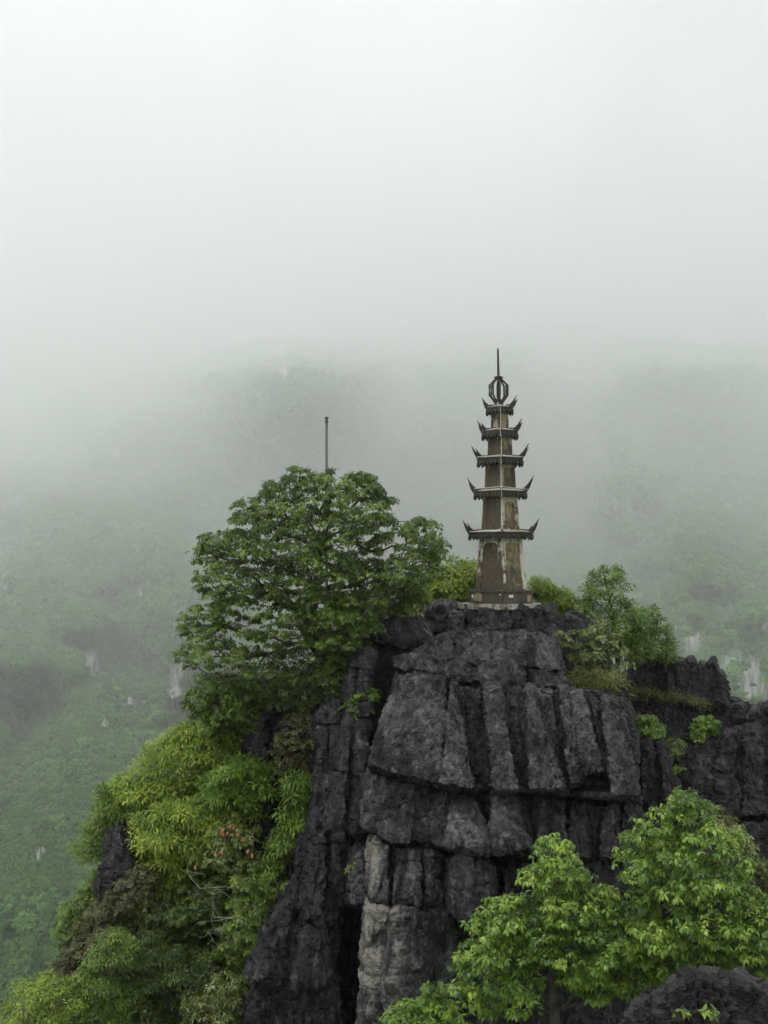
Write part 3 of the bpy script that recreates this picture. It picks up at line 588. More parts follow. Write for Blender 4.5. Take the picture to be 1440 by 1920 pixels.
# ------------------------------------------------------------------ pagoda
def stain_mat(name, paint, amount, dark=(0.035, 0.027, 0.020), brown=(0.105, 0.078, 0.050), black=(0.015, 0.014, 0.013)):
    m, nt, b, out = new_mat(name)
    w = coords(nt, (1, 1, 1)); st = coords(nt, (1, 1, 0.14))
    s1 = noise(nt, 9.0, st, 6, 0.7, 0.3); s2 = noise(nt, 2.3, st, 5, 0.6, 0.4); s3 = noise(nt, 26, w, 4, 0.7)
    base = mixc(nt, rng(nt, s1, 0.35, 0.65), paint, tuple(p * 0.72 for p in (paint[0], paint[1] * .9, paint[2] * .72)))
    br = mixc(nt, rng(nt, s3, 0.35, 0.65), brown, dark)
    cov = mathn(nt, 'ADD', mathn(nt, 'MULTIPLY', s2, 1.0), mathn(nt, 'ADD', mathn(nt, 'MULTIPLY', mathn(nt, 'SUBTRACT', s1, 0.5), 0.7), mathn(nt, 'MULTIPLY', mathn(nt, 'SUBTRACT', noise(nt, 6.0, w, 6, 0.75), 0.5), 0.9)))
    cov = mathn(nt, 'ADD', cov, attr(nt, 'grime'))
    c1 = mixc(nt, rng(nt, cov, 0.62 - amount * 0.3, 0.74 - amount * 0.3), base, br)
    c2 = mixc(nt, rng(nt, noise(nt, 5.0, st, 5, 0.65, 0.5), 0.60, 0.70, 0, 0.8), c1, black)
    nt.links.new(c2, b.inputs['Base Color']); b.inputs['Roughness'].default_value = 0.8
    bump(nt, b, mathn(nt, 'ADD', s3, s1), 0.5, 0.012); return m
M_WALL = stain_mat('stained_cream_plaster', (0.36, 0.32, 0.235), 0.50)
M_WALL_W = stain_mat('weathered_white_plaster', (0.62, 0.60, 0.52), 0.05)
M_PANEL = stain_mat('brown_stained_plaster', (0.17, 0.14, 0.09), 0.55)
M_PANEL_L = stain_mat('ochre_stained_plaster', (0.32, 0.265, 0.165), 0.25, brown=(0.15, 0.118, 0.075))
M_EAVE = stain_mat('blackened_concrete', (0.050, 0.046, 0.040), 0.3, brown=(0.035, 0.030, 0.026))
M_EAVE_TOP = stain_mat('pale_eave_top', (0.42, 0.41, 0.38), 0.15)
M_BASE = stain_mat('blackened_base_plaster', (0.085, 0.078, 0.066), 0.3, brown=(0.06, 0.05, 0.04))
M_CHIP = stain_mat('bare_white_plaster', (0.70, 0.69, 0.64), -0.6)
M_SAND = stain_mat('bare_brown_render', (0.33, 0.26, 0.17), 0.0)
M_IRON, nt, b, out = new_mat('rusted_dark_iron')
nt.links.new(mixc(nt, noise(nt, 18, coords(nt, (1, 1, 1)), 4), (0.018, 0.018, 0.018), (0.06, 0.052, 0.045)), b.inputs['Base Color']); b.inputs['Roughness'].default_value = 0.7; b.inputs['Metallic'].default_value = 0.2
M_CABLE, nt, b, out = new_mat('white_cable'); 
nt.links.new(mixc(nt, noise(nt, 30, coords(nt, (1, 1, 1)), 3), (0.72, 0.72, 0.70), (0.45, 0.44, 0.40)), b.inputs['Base Color']); b.inputs['Roughness'].default_value = 0.5

PD = 24.0; PX = 939.0
def zpx(y): return float(P(PX, y, PD)[2])
pc = P(PX, 1137, PD); pbase = (float(pc[0]), float(pc[1]), zpx(1137))
pg = thing('pagoda', 'slender six-sided stained pagoda with five upturned eaves on the crag top', 'pagoda', pbase)
U = PD / F                                    # metres per photo pixel at the pagoda
ROT = math.radians(-3.5)
def hexpts(wpx, z, rot=ROT, ox=0):            # wpx: apparent width, a corner towards the viewer
    r = wpx * U / 1.732
    return [(r * math.sin(rot + k * math.pi / 3) + ox, -r * math.cos(rot + k * math.pi / 3), z) for k in range(6)]
def Z(y): return zpx(y) - pbase[2]
LX = {}
def hexprism(mb, wlo, ylo, whi, yhi): mb.prism(hexpts(wlo, Z(ylo)), hexpts(whi, Z(yhi)))

# plinth and base course
mb = MB()
n = 26; lo = []; hi = []
for k in range(n):
    a = 2 * math.pi * k / n; w_ = 1 + 0.07 * math.sin(3 * a + 1) + 0.04 * math.sin(7 * a)
    lo.append((math.sin(a) * 0.95 * w_, -math.cos(a) * 0.86 * w_, Z(1141))); hi.append((math.sin(a) * 0.955 * w_, -math.cos(a) * 0.87 * w_, Z(1131)))
mb.prism(lo, hi); mb.build('plinth', stain_mat('grey_stained_plinth', (0.45, 0.45, 0.42), 0.42), pg)
mb = MB(); hexprism(mb, 112, 1133, 116, 1109); hexprism(mb, 119, 1109, 119, 1106); base = mb.build('base_course', M_BASE, pg)
def wall_chip(cx_f, face, yc, w, h, mat, name, base_w=115.6, seed=0):
    hp = hexpts(base_w, 0); a = Vector(hp[face]); b2 = Vector(hp[(face + 1) % 6]); d = (b2 - a).normalized(); nn = Vector((d.y, -d.x, 0))
    if nn.dot(a + b2) < 0: nn = -nn
    c = a + (b2 - a) * cx_f; mbb = MB(); r = random.Random(seed)
    pts = []
    for k in range(12):
        t = 2 * math.pi * k / 12; s_ = r.uniform(0.65, 1.1)
        pts.append(c + d * (w / 2 * U * math.cos(t) * s_) + Vector((0, 0, Z(yc) + h / 2 * U * math.sin(t) * s_)))
    mbb.prism([p + nn * -0.004 for p in pts], [p + nn * 0.009 for p in pts]); return mbb.build(name, mat, base)
wall_chip(0.28, 0, 1117, 11, 7, M_CHIP, 'plaster_patch', seed=1)
wall_chip(0.08, 5, 1117, 4, 8, M_CHIP, 'plaster_patch', seed=2); wall_chip(0.93, 5, 1114, 4, 3, M_CHIP, 'plaster_patch', seed=6)
wall_chip(0.30, 5, 1118, 26, 20, M_SAND, 'bare_patch', seed=3) if False else None
wall_chip(0.24, 5, 1119, 22, 19, M_SAND, 'bare_patch', seed=3); wall_chip(0.86, 0, 1121, 10, 14, M_SAND, 'bare_patch', seed=5)
# storeys: (bottom width, bottom y, top width, top y)
bodies = [(94, 1107, 78, 1008), (70, 997, 63, 932), (58, 921, 54, 872), (46, 858, 44, 820), (33, 808, 31.5, 773)]
panels = [(0.66, 0.90, 0.02), (0.60, 0.86, 0.08), (0.60, 0.88, 0.10), (0.58, 0.84, 0.14), (0.56, 0.84, 0.14)]
for bi, ((wl, yl, wh, yh), (pw, pt, pb)) in enumerate(zip(bodies, panels)):
    st = MB(); core = MB()
    storey_mb = MB(); zl, zh = Z(yl), Z(yh)
    core.prism(hexpts(wl * 0.93, zl), hexpts(wh * 0.93, zh))
    st_o = core.build('storey', M_WALL, pg)
    def grime(o_, kk):
        zz = [v.co.z for v in o_.data.vertices]; at_ = o_.data.attributes.new('grime', 'FLOAT', 'POINT')
        at_.data.foreach_set('value', [0.34 * (1 - (z_ - zl) / (zh - zl)) - 0.07 + (0.13 if kk == 5 else 0.0) for z_ in zz])
    LO, HI = hexpts(wl, zl), hexpts(wh, zh)
    for k in range(6):
        a0, a1, b0, b1 = Vector(LO[k]), Vector(LO[(k + 1) % 6]), Vector(HI[k]), Vector(HI[(k + 1) % 6])
        nn = (a1 - a0).cross(b0 - a0).normalized()
        if nn.dot(a0 + a1) < 0: nn = -nn
        def pt_(u, v): return (a0 + (a1 - a0) * u) * (1 - v) + (b0 + (b1 - b0) * u) * v
        m_ = (1 - pw) / 2
        arch = [(m_, pb)] + [(m_, pb + (pt - pb) * 0.5)]
        rr_ = pw / 2; vr = 0.09 if bi == 0 else 0.13
        for j in range(7):
            t = math.pi * (1 - j / 6); arch.append((0.5 + rr_ * math.copysign(abs(math.cos(t)) ** 0.7, math.cos(t)), pt - vr + vr * math.sin(t) ** 0.8 if math.sin(t) > 1e-6 else pt - vr))
        arch += [(1 - m_, pb + (pt - pb) * 0.5), (1 - m_, pb)]
        def outer(u, v):
            return (0 if u <= m_ + 1e-6 else 1 if u >= 1 - m_ - 1e-6 else (u - m_) / pw, v)
        n_ = len(arch); dp = nn * (0.022 if bi < 3 else 0.015)
        outr = []
        for j, (u_, v_) in enumerate(arch):
            if j == 0: outr.append((0, 0))
            elif j == n_ - 1: outr.append((1, 0))
            elif j <= 2: outr.append((0, v_))
            elif j >= n_ - 3: outr.append((1, v_))
            else: outr.append(((u_ - m_) / pw, 1))
        outr[2] = (0, 1); outr[n_ - 3] = (1, 1)
        fr = MB(); V_ = [pt_(*p) for p in arch] + [pt_(*p) for p in outr] + [pt_(*p) - dp for p in arch]
        fs_ = [(j, j + 1, n_ + j + 1, n_ + j) for j in range(n_ - 1)] + [(j + 1, j, 2 * n_ + j, 2 * n_ + j + 1) for j in range(n_ - 1)]
        fs_ += [(0, n_ - 1, 2 * n_ + n_ - 1, 2 * n_)]
        if pb > 0.03:                                        # sill strip below the panel
            V_ += [pt_(0, 0), pt_(1, 0)]
            fs_ += [(3 * n_, 3 * n_ + 1, n_ - 1, 0)]
        fr.add(V_, fs_)
        white = bi == 0 or (bi == 1 and k == 0)
        grime(fr.build('panel_frame', M_WALL_W if white else M_WALL, st_o), k)
        pn = MB(); cc = pt_(0.5, 0.5) - dp * 0.96
        pn.add([pt_(*p) - dp * 0.97 for p in arch], [tuple(range(n_))])
        grime(pn.build('wall_panel', M_PANEL_L if (k == 0 and bi != 2) else M_PANEL, st_o), k)
# eaves: width, y of the top edge, y of the bottom, corner horns
eaves = [(119, 998, 1010), (98, 921, 933), (85, 858, 871), (67, 806, 820), (50, 761, 773)]
for ei, (we, yt_, yb_) in enumerate(eaves):
    wt_ = bodies[ei + 1][0] if ei < 4 else 22
    e_o = MB()
    e_o.prism(hexpts(we * 0.97, Z(yb_ - 6)), hexpts(we, Z(yt_ + 1)))                   # slab
    e_o.prism(hexpts(we * 0.78, Z(yb_ - 0.5)), hexpts(we * 0.86, Z(yb_ - 6.1)))        # moulding below
    eo = e_o.build('eave', M_EAVE, pg)
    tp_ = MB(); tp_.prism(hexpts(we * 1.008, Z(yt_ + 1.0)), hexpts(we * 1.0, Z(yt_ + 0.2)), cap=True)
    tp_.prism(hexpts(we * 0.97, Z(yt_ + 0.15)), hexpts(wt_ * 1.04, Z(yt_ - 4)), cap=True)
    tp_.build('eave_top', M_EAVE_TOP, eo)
    # hanging scalloped tiles along each side
    H = hexpts(we * 0.99, Z(yb_ - 6.3)); fm = MB(); cnt = max(4, int(round(we / 1.732 / 7.6)))
    for k in range(6):
        a0, a1 = Vector(H[k]), Vector(H[(k + 1) % 6]); d = (a1 - a0) / cnt; nn = Vector((d.y, -d.x, 0)).normalized()
        if nn.dot(a0) < 0: nn = -nn
        for j in range(cnt):
            c = a0 + d * (j + 0.5); hw = d * 0.46
            tri = [c - hw, c - hw + Vector((0, 0, -2.0 * U)), c - hw * 0.55 + Vector((0, 0, -5.2 * U)), c + Vector((0, 0, -8.4 * U)), c + hw * 0.55 + Vector((0, 0, -5.2 * U)), c + hw + Vector((0, 0, -2.0 * U)), c + hw]
            fm.prism([p - nn * 0.012 for p in tri], [p + nn * 0.012 for p in tri])
    fm.build('scalloped_fringe', M_EAVE, eo)
    # horns on the corners; the one at the front corner is gone
    hl = [22, 24, 22, 18, 17][ei]
    Hc = hexpts(we, Z(yt_))
    for k in range(1, 6):
        c = Vector(Hc[k]); o_d = Vector((c.x, c.y, 0)).normalized(); sd_ = Vector((-o_d.y, o_d.x, 0))
        for s_ in (-1, 1):
            if s_ == 1 and (k + ei) % 3 == 0: continue
            L_ = hl * U * (1.0 if s_ < 0 else 0.72) * (1.12 if (k in (1, 2) and s_ < 0) else 1)
            b0 = c - o_d * 0.07 + sd_ * (0.035 * s_)
            p1 = b0 + o_d * L_ * 0.42 + Vector((0, 0, L_ * 0.42)) + sd_ * (0.01 * s_)
            p2 = b0 + o_d * L_ * 0.80 + Vector((0, 0, L_ * 1.02)) + sd_ * (0.015 * s_)
            hm = MB(); hm.tube([b0 - Vector((0, 0, 0.02)), b0 + o_d * 0.03 + Vector((0, 0, 0.03)), p1, p2], [0.048, 0.045, 0.029, 0.003], 5)
            hm.build('eave_horn', M_EAVE, eo)
    for k in range(6):                                           # hip ridges running out to the corners
        rm = MB(); c = Vector(Hc[k]); i_ = Vector(hexpts(wt_, Z(yt_ - 4))[k]); rm.tube([i_, c + Vector((0, 0, 0.012))], [0.022, 0.026], 5)
        rm.build('hip_ridge', M_EAVE, eo)
# finial
fin = MB(); ox = -1.5 * U
fin.prism(hexpts(20, Z(758), ox=ox), hexpts(15, Z(752), ox=ox)); fin.prism(hexpts(11, Z(752), ox=ox), hexpts(9, Z(744), ox=ox))
fo = fin.build('finial_base', M_EAVE, pg)
prof = [(5.5, 751), (17.5, 737), (17.5, 718), (6.5, 707), (2.5, 704)]
for k in range(8):
    a = 0.04 + k * math.pi / 4; r_ = MB()
    pts = [(ox + w_ * U * math.sin(a), -w_ * U * math.cos(a), Z(y_)) for w_, y_ in [(4.5, 756), (10, 747)] + prof[1:]]
    r_.tube(pts, 1.8 * U, 6); r_.build('finial_rib', M_IRON, pg)
r_ = MB(); r_.tube([(ox, 0, Z(752)), (ox, 0, Z(705))], 2.3 * U, 8); r_.build('finial_core', M_IRON, pg)
r_ = MB(); n = 16
r_.tube([(ox, 0, Z(705.5)), (ox, 0, Z(703.8)), (ox, 0, Z(702)), (ox, 0, Z(700))], [3.5 * U, 8.6 * U, 8.6 * U, 3 * U], n); r_.build('finial_disc', M_IRON, pg)
r_ = MB(); r_.tube([(ox, 0, Z(703)), (ox - .3 * U, 0, Z(690)), (ox - .8 * U, 0, Z(650)), (ox - .8 * U, 0, Z(646))], [2.7 * U, 2.3 * U, 1.8 * U, 0.5 * U], 8); r_.build('spire', M_IRON, pg)
# cable down the front corner
def corner(w, y, off=1.0, f=0.0):
    h = hexpts(w + 3, Z(y)); c = Vector(h[0]); c2 = Vector(h[1 if f > 0 else 5]); p = c + (c2 - c) * abs(f); p.y -= off * U; return p
cb = MB()
path = [corner(15, 752, 1, -.4), corner(36, 757, 1, -.25), corner(53, 761), corner(52, 774), corner(38, 778, 1, .05), corner(37, 800, 1, .05), corner(69, 805, 1, -.03), corner(70, 821), corner(50, 826, 1, .08), corner(50, 852, 1, .06), corner(88, 857, 1, -.02), corner(88, 872),
        corner(60, 880), corner(61, 912), corner(101, 919), corner(101, 934), corner(68, 940), corner(74, 985, 1), corner(76, 992, 1, -.02), corner(90, 996, 1, -.15), corner(119, 997.5, 0, -.5), corner(119, 998, 0, -.95)]
cb.tube(path, 0.75 * U, 5); cb.build('cable', M_CABLE, pg)
cb = MB(); cb.tube([corner(99, 917.5, .5, -.98), corner(99, 917, .5, -.5), corner(100, 916, .5, 0), corner(99, 918, .5, .5), corner(99, 919, .5, .97)], 0.6 * U, 5); cb.build('cable', M_CABLE, pg)
cb = MB(); cb.tube([corner(87, 857.5, .5, -.98), corner(87, 857, .5, 0), corner(87, 858, .5, .97)], 0.5 * U, 5); cb.build('cable', M_CABLE, pg)

# flagpole behind the tree
fp = P(612, 1160, 27.0); pt0 = P(611, 782, 27.0); ft = thing('flagpole', 'bare thin grey metal pole rising behind the round leafy tree', 'pole', fp)
h_ = float(pt0[2] - fp[2])
mb = MB(); mb.tube([(0, 0, 0), (-.005, 0, h_ * .5), (-.012, 0, h_)], [0.040, 0.036, 0.030], 10); 
M_POLE, nt, b, out = new_mat('dull_grey_pole'); nt.links.new(mixc(nt, noise(nt, 3, coords(nt, (1, 1, 1)), 5), (0.04, 0.045, 0.04), (0.11, 0.11, 0.10)), b.inputs['Base Color']); b.inputs['Roughness'].default_value = .6
mb.build('mast', M_POLE, ft, smooth=True)
mb = MB(); mb.tube([(-.012, 0, h_), (-.012, 0, h_ + .02), (-.012, 0, h_ + .05)], [0.05, 0.055, 0.04], 10); mb.tube([(-.012, 0, h_ - .1), (-.012, 0, h_ - .06)], 0.045, 10); mb.build('pole_cap', M_POLE, ft)

# ------------------------------------------------------------------ vegetation
def in_poly(px, py, poly):
    poly = np.asarray(poly, float); x0, y0 = poly[:, 0], poly[:, 1]; x1, y1 = np.roll(x0, -1), np.roll(y0, -1)
    c = (y0 > py[:, None]) != (y1 > py[:, None]); dy = np.where(y1 - y0 == 0, 1e-9, y1 - y0)
    xi = (x1 - x0) * (py[:, None] - y0) / dy + x0
    return (np.sum(c & (px[:, None] < xi), 1) % 2) == 1
def edge_dist(px, py, poly):
    poly = np.asarray(poly, float); a = poly; b = np.roll(poly, -1, 0); p = np.stack([px, py], -1)[:, None]
    ab = b - a; t = np.clip(((p - a) * ab).sum(-1) / np.maximum((ab ** 2).sum(-1), 1e-9), 0, 1)
    return np.linalg.norm(p - (a + t[..., None] * ab), axis=-1).min(1)
def spread(poly, n, r, inset=0.0):
    poly = np.asarray(poly, float); lo, hi = poly.min(0), poly.max(0); out = []
    c = r.uniform(lo, hi, (n * 25, 2)); ok = in_poly(c[:, 0], c[:, 1], poly); c = c[ok]
    if inset: c = c[edge_dist(c[:, 0], c[:, 1], poly) > inset]
    if len(c) <= n: return c
    keep = [0]; d = np.full(len(c), 1e9)
    for _ in range(n - 1):                                    # farthest-point thinning on a random pool
        d = np.minimum(d, ((c - c[keep[-1]]) ** 2).sum(1)); pool = r.integers(0, len(c), 30); keep.append(int(pool[np.argmax(d[pool])]))
    return c[keep]
def leaf_mesh(pos, dirs, nrm, length, width, fold=0.25, curl=0.3):
    n = len(pos); y = dirs / np.linalg.norm(dirs, axis=1, keepdims=True)
    x = np.cross(y, nrm); x /= np.maximum(np.linalg.norm(x, axis=1, keepdims=True), 1e-6); z = np.cross(x, y)
    Lm = length[:, None]; Wm = width[:, None]
    base = pos; mid = pos + y * Lm * 0.45 + z * Lm * 0.06
    ml = pos + y * Lm * 0.42 - x * Wm * 0.5 - z * Wm * fold * -0.5; mrr = pos + y * Lm * 0.42 + x * Wm * 0.5 + z * Wm * fold * 0.5
    tip = pos + y * Lm * 0.98 - z * Lm * curl * 0.5
    V = np.stack([base, mrr, mid, ml, tip], 1).reshape(-1, 3)
    T = np.array([[0, 1, 2], [0, 2, 3], [2, 1, 4], [3, 2, 4]])
    T = (np.arange(n)[:, None, None] * 5 + T[None]).reshape(-1, 3); return V, T
def rnd_dir(n, r): v = r.normal(size=(n, 3)); return v / np.linalg.norm(v, axis=1, keepdims=True)

def foliage(poly, D, thick, n_cl, cl_r, ros, per, L_, Wd, r, flat=0.7, droop=0.5, Dslope=0.0, inset=None, shell=0.45, spray=False, fold=0.25, curl=0.3, jitter=0.25, stray=1.0):
    """leaf rosettes on the shells of clumps spread through a crown; returns leaf arrays and clump centres"""
    poly = np.asarray(poly, float)
    if inset is None: inset = 0.32 * cl_r * F / D
    if spray: n_cl = int(n_cl * 0.66); flat = min(flat, 0.5); ros = int(ros * 0.95); L_ = L_ * 0.98; Wd = Wd * 1.25
    c2 = spread(poly, n_cl, r, inset)
    # stray sprays reaching past the outline
    e0 = edge_dist(c2[:, 0], c2[:, 1], poly); out_ = c2[np.argsort(e0)[:max(3, len(c2) // 5)]]
    cen = c2.mean(0); dv = out_ - cen; dv /= np.maximum(np.linalg.norm(dv, axis=1, keepdims=True), 1)
    if inset > 4: c2 = np.concatenate([c2, out_ + dv * (cl_r * F / D) * r.uniform(0.4, 1.25, (len(out_), 1)) * stray])
    ed = edge_dist(c2[:, 0], c2[:, 1], poly); em = max(ed.max(), 1)
    ht = thick * np.sqrt(np.clip(1 - (1 - np.clip(ed / em, 0, 1)) ** 2, 0.02, 1))
    y0, y1 = poly[:, 1].min(), poly[:, 1].max()
    dep = D - Dslope * (c2[:, 1] - y0) / (y1 - y0) + ht * r.uniform(-1, 0.75, len(c2))
    cc = P(c2[:, 0], c2[:, 1], dep)
    nc = len(cc); rad = cl_r * np.exp(r.normal(0, 0.3, nc))
    ctint = r.uniform(-1, 1, nc)
    if inset > 4: rad[-len(out_):] *= 0.55
    k = np.repeat(np.arange(nc), ros); n = len(k)
    u = rnd_dir(n, r); u[:, 2] = np.abs(u[:, 2]) * 0.9 + u[:, 2] * 0.35; u[:, 1] -= 0.25; u /= np.linalg.norm(u, axis=1, keepdims=True)
    rr_ = (shell + (1 - shell) * r.random(n) ** 0.5) * rad[k]
    pos = cc[k] + u * rr_[:, None] * np.array([1.15, 1.15, flat])
    ax = u + np.array([0, 0, 0.7]) + rnd_dir(n, r) * 0.35; ax /= np.linalg.norm(ax, axis=1, keepdims=True)
    rt = np.clip(0.48 + 0.24 * ctint[k] + 0.17 * r.normal(size=n), 0, 1)
    # leaves of each rosette
    j = np.repeat(np.arange(n), per); m_ = len(j)
    ph = (np.tile(np.arange(per), n) / per * 2 * np.pi) + r.uniform(0, 6.28, n)[j] + r.normal(size=m_) * 0.3
    a1 = np.cross(ax, np.array([0.3, 0.9, 0.1])); a1 /= np.linalg.norm(a1, axis=1, keepdims=True); a2 = np.cross(ax, a1)
    rad_d = a1[j] * np.cos(ph)[:, None] + a2[j] * np.sin(ph)[:, None]
    ld = rad_d * 0.9 + ax[j] * r.uniform(-0.1, 0.6, m_)[:, None] + np.array([0, 0, -1.0]) * (droop * r.uniform(0.5, 1.4, m_))[:, None]
    nr = ax[j] * 1.0 + np.array([0, 0, 0.5]) + rnd_dir(m_, r) * 0.25
    ln = L_ * r.uniform(1 - jitter, 1 + jitter, m_) * r.uniform(0.85, 1.15, n)[j]
    off = ld * 0.12 * ln[:, None]
    if spray: off = off + rad_d * (r.uniform(0, 0.9, m_) * L_)[:, None] + ax[j] * (r.uniform(-.2, .5, m_) * L_)[:, None]
    V, T = leaf_mesh(pos[j] + off, ld, nr, ln, ln * Wd * r.uniform(0.85, 1.15, m_), fold, curl)
    tint = np.clip(rt[j] + 0.10 * r.normal(size=m_), 0, 1)
    return V, T, np.repeat(tint, 5), cc
def skeleton(root, trunk, cc, r, r0, tip=0.006, nseg=3, wig=0.08, trunk_r=None):
    """greedy branching from the trunk to all clumps; returns trunk polyline and branch edges with radii"""
    nodes = [np.array(p, float) for p in trunk]; par = [-1] + list(range(len(trunk) - 1)); nt_ = len(nodes)
    order = np.argsort(np.linalg.norm(cc - nodes[-1], axis=1)); plen = [0.0]
    for i in range(1, nt_): plen.append(plen[-1] + np.linalg.norm(nodes[i] - nodes[i - 1]))
    leafn = []
    for i in order:
        A = np.array(nodes); d = np.linalg.norm(A - cc[i], axis=1); cost = d + 0.35 * np.array(plen)
        cost = cost + 2.0 * np.maximum(0, A[:, 2] - cc[i][2] - 0.3 * d)          # branches mostly rise
        k = int(np.argmin(cost)); prev = k; L0 = np.linalg.norm(cc[i] - nodes[k])
        ns = max(1, min(4, int(L0 / 0.35)))
        for s_ in range(1, ns + 1):
            f = s_ / ns; p = nodes[k] * (1 - f) + cc[i] * f + (r.normal(size=3) * wig * L0 * 0.5 if s_ < ns else 0)
            p = p + np.array([0, 0, -0.12 * L0 * math.sin(math.pi * f)]) * (-1 if r.random() < 0.5 else 1) * 0.5
            nodes.append(p); par.append(prev); plen.append(plen[prev] + np.linalg.norm(p - nodes[prev])); prev = len(nodes) - 1
        leafn.append(prev)
    cnt = np.zeros(len(nodes))
    for l in leafn:
        k = l
        while k >= 0: cnt[k] += 1; k = par[k]
    rad = np.maximum(tip, r0 * (cnt / max(len(leafn), 1)) ** 0.45)
    return nodes, par, rad, nt_
def grow(name, label, cat, poly, D, thick, root_px, trunk_px, mat, n_cl, cl_r, ros, per, L_, Wd, seed, bark=M_BARK, trunk_r=0.09, group=None, crown='crown', trunkD=None, **kw):
    r = np.random.default_rng(seed)
    polys = poly if isinstance(poly[0][0], (list, tuple)) else [poly]
    ns = n_cl if isinstance(n_cl, (list, tuple)) else [n_cl]
    Vs, Ts, tt, ccs = [], [], [], []; b0 = 0
    for pl, nn in zip(polys, ns):
        V, T, ti, cc = foliage(pl, D, thick, nn, cl_r, ros, per, L_, Wd, r, **kw)
        Vs.append(V); Ts.append(T + b0); tt.append(ti); ccs.append(cc); b0 += len(V)
    td = trunkD if trunkD is not None else D
    root = P(root_px[0], root_px[1], td)
    t = thing(name, label, cat, root, group)
    tr = [root] + [P(x, y, td) for x, y in trunk_px]
    cc = np.concatenate(ccs)
    nodes, par, rad, nt_ = skeleton(root, tr, cc, r, trunk_r)
    # trunk
    tm = MB(); fine_pts = []; fr = []
    for i in range(nt_ - 1):
        for k in range(4):
            f = k / 4; fine_pts.append(tr[i] * (1 - f) + tr[i + 1] * f + r.normal(size=3) * trunk_r * 0.12); fr.append(rad[i] * (1 - f) + rad[i + 1] * f)
    fine_pts.append(tr[-1]); fr.append(rad[nt_ - 1]); fr[0] *= 1.35
    tm.tube([Vector(p) - Vector(root) for p in fine_pts], fr, 8); tm.build('trunk', bark, t, smooth=True)
    bm_ = MB()
    for i in range(nt_, len(nodes)):
        a, b_ = nodes[par[i]], nodes[i]; n_s = 5 if rad[i] > 0.015 else 3
        bm_.tube([Vector(a - root), Vector((a + b_) / 2 - root) + Vector(r.normal(size=3) * 0.06 * np.linalg.norm(b_ - a)), Vector(b_ - root)], [min(rad[par[i]], rad[i] * 1.25), rad[i] * 1.05, rad[i]], n_s, cap=False)
    # fine twigs inside every clump
    for c in cc:
        for _ in range(4):
            d = rnd_dir(1, r)[0]; d[2] = abs(d[2]); e = c + d * cl_r * 0.9 * np.array([1.1, 1.1, .7])
            bm_.tube([Vector(c - root), Vector((c + e) / 2 - root + r.normal(size=3) * 0.03), Vector(e - root)], [0.006, 0.005, 0.003], 3, cap=False)
    bo = bm_.build('branches', bark, t, smooth=True); bo['kind'] = 'stuff'
    V = np.concatenate(Vs); T = np.concatenate(Ts)
    co = mesh_np(crown, V, T, mat, t, True, {'tint': np.concatenate(tt)}); co['kind'] = 'stuff'
    return t, cc, root

# big round tree
big_poly = [(492, 912), (522, 894), (575, 890), (640, 895), (690, 893), (718, 925), (735, 958), (722, 1000), (708, 1030), (722, 1075), (712, 1130), (700, 1190), (690, 1235), (640, 1245), (600, 1220),
            (585, 1160), (540, 1138), (480, 1128), (430, 1132), (400, 1125), (382, 1105), (386, 1060), (368, 1050), (395, 1000), (432, 990), (440, 950), (498, 935)]
arm_poly = [(752, 985), (775, 970), (812, 988), (836, 1020), (832, 1055), (800, 1075), (760, 1110), (725, 1130), (722, 1075), (752, 1040)]
low_poly = [(335, 1160), (365, 1145), (405, 1150), (430, 1195), (480, 1225), (460, 1265), (420, 1250), (392, 1290), (362, 1280), (350, 1250), (328, 1230)]
grow('tree', 'large round dark-green tree with drooping leaf tufts left of the pagoda', 'tree', [big_poly, arm_poly, low_poly, [(490, 1135), (560, 1130), (590, 1150), (595, 1215), (540, 1235), (480, 1215)], [(405, 1130), (440, 1128), (500, 1140), (510, 1190), (450, 1215), (420, 1170)], [(560, 1150), (640, 1120), (700, 1130), (700, 1190), (692, 1240), (640, 1262), (600, 1250), (585, 1200)]], 22.6, 1.7, (640, 1310), [(618, 1250), (575, 1180), (590, 1120), (600, 1050), (612, 985)],
     M_LEAF_TREE, [285, 36, 34, 16, 9, 54], 0.22, 17, 8, 0.090, 0.42, 101, stray=0.75, inset=6, trunk_r=0.15, droop=0.75, flat=0.75)

# foreground trees, lower right
fg1 = [(1012, 1590), (1030, 1570), (1052, 1568), (1075, 1600), (1096, 1625), (1090, 1655), (1120, 1665), (1146, 1668), (1162, 1710), (1190, 1760), (1235, 1800), (1225, 1850), (1160, 1860), (1120, 1880), (1080, 1850), (1000, 1800), (930, 1760),
       (890, 1740), (905, 1720), (950, 1670), (990, 1665), (1000, 1625)]
fg1b = [(860, 1800), (880, 1750), (900, 1705), (920, 1705), (960, 1745), (1005, 1790), (1008, 1850), (1000, 1910), (960, 1915), (930, 1895), (895, 1900), (850, 1850)]
grow('tree', 'bright green leafy tree with a drooping skirt of branches at the foot of the crag', 'tree', [fg1, fg1b], 14.0, 0.9, (1050, 2060), [(1040, 1900), (1042, 1780), (1045, 1660)],
     M_LEAF_NEAR, [150, 42], 0.175, 13, 7, 0.080, 0.42, 102, stray=0.4, trunk_r=0.07, droop=0.85, trunkD=14.2)
fg2 = [(1180, 1570), (1210, 1545), (1245, 1505), (1285, 1488), (1320, 1500), (1345, 1540), (1372, 1570), (1395, 1620), (1400, 1660), (1440, 1690), (1500, 1700), (1500, 1880), (1420, 1860), (1330, 1830), (1240, 1830), (1190, 1790), (1175, 1740), (1200, 1700), (1180, 1660), (1172, 1610)]
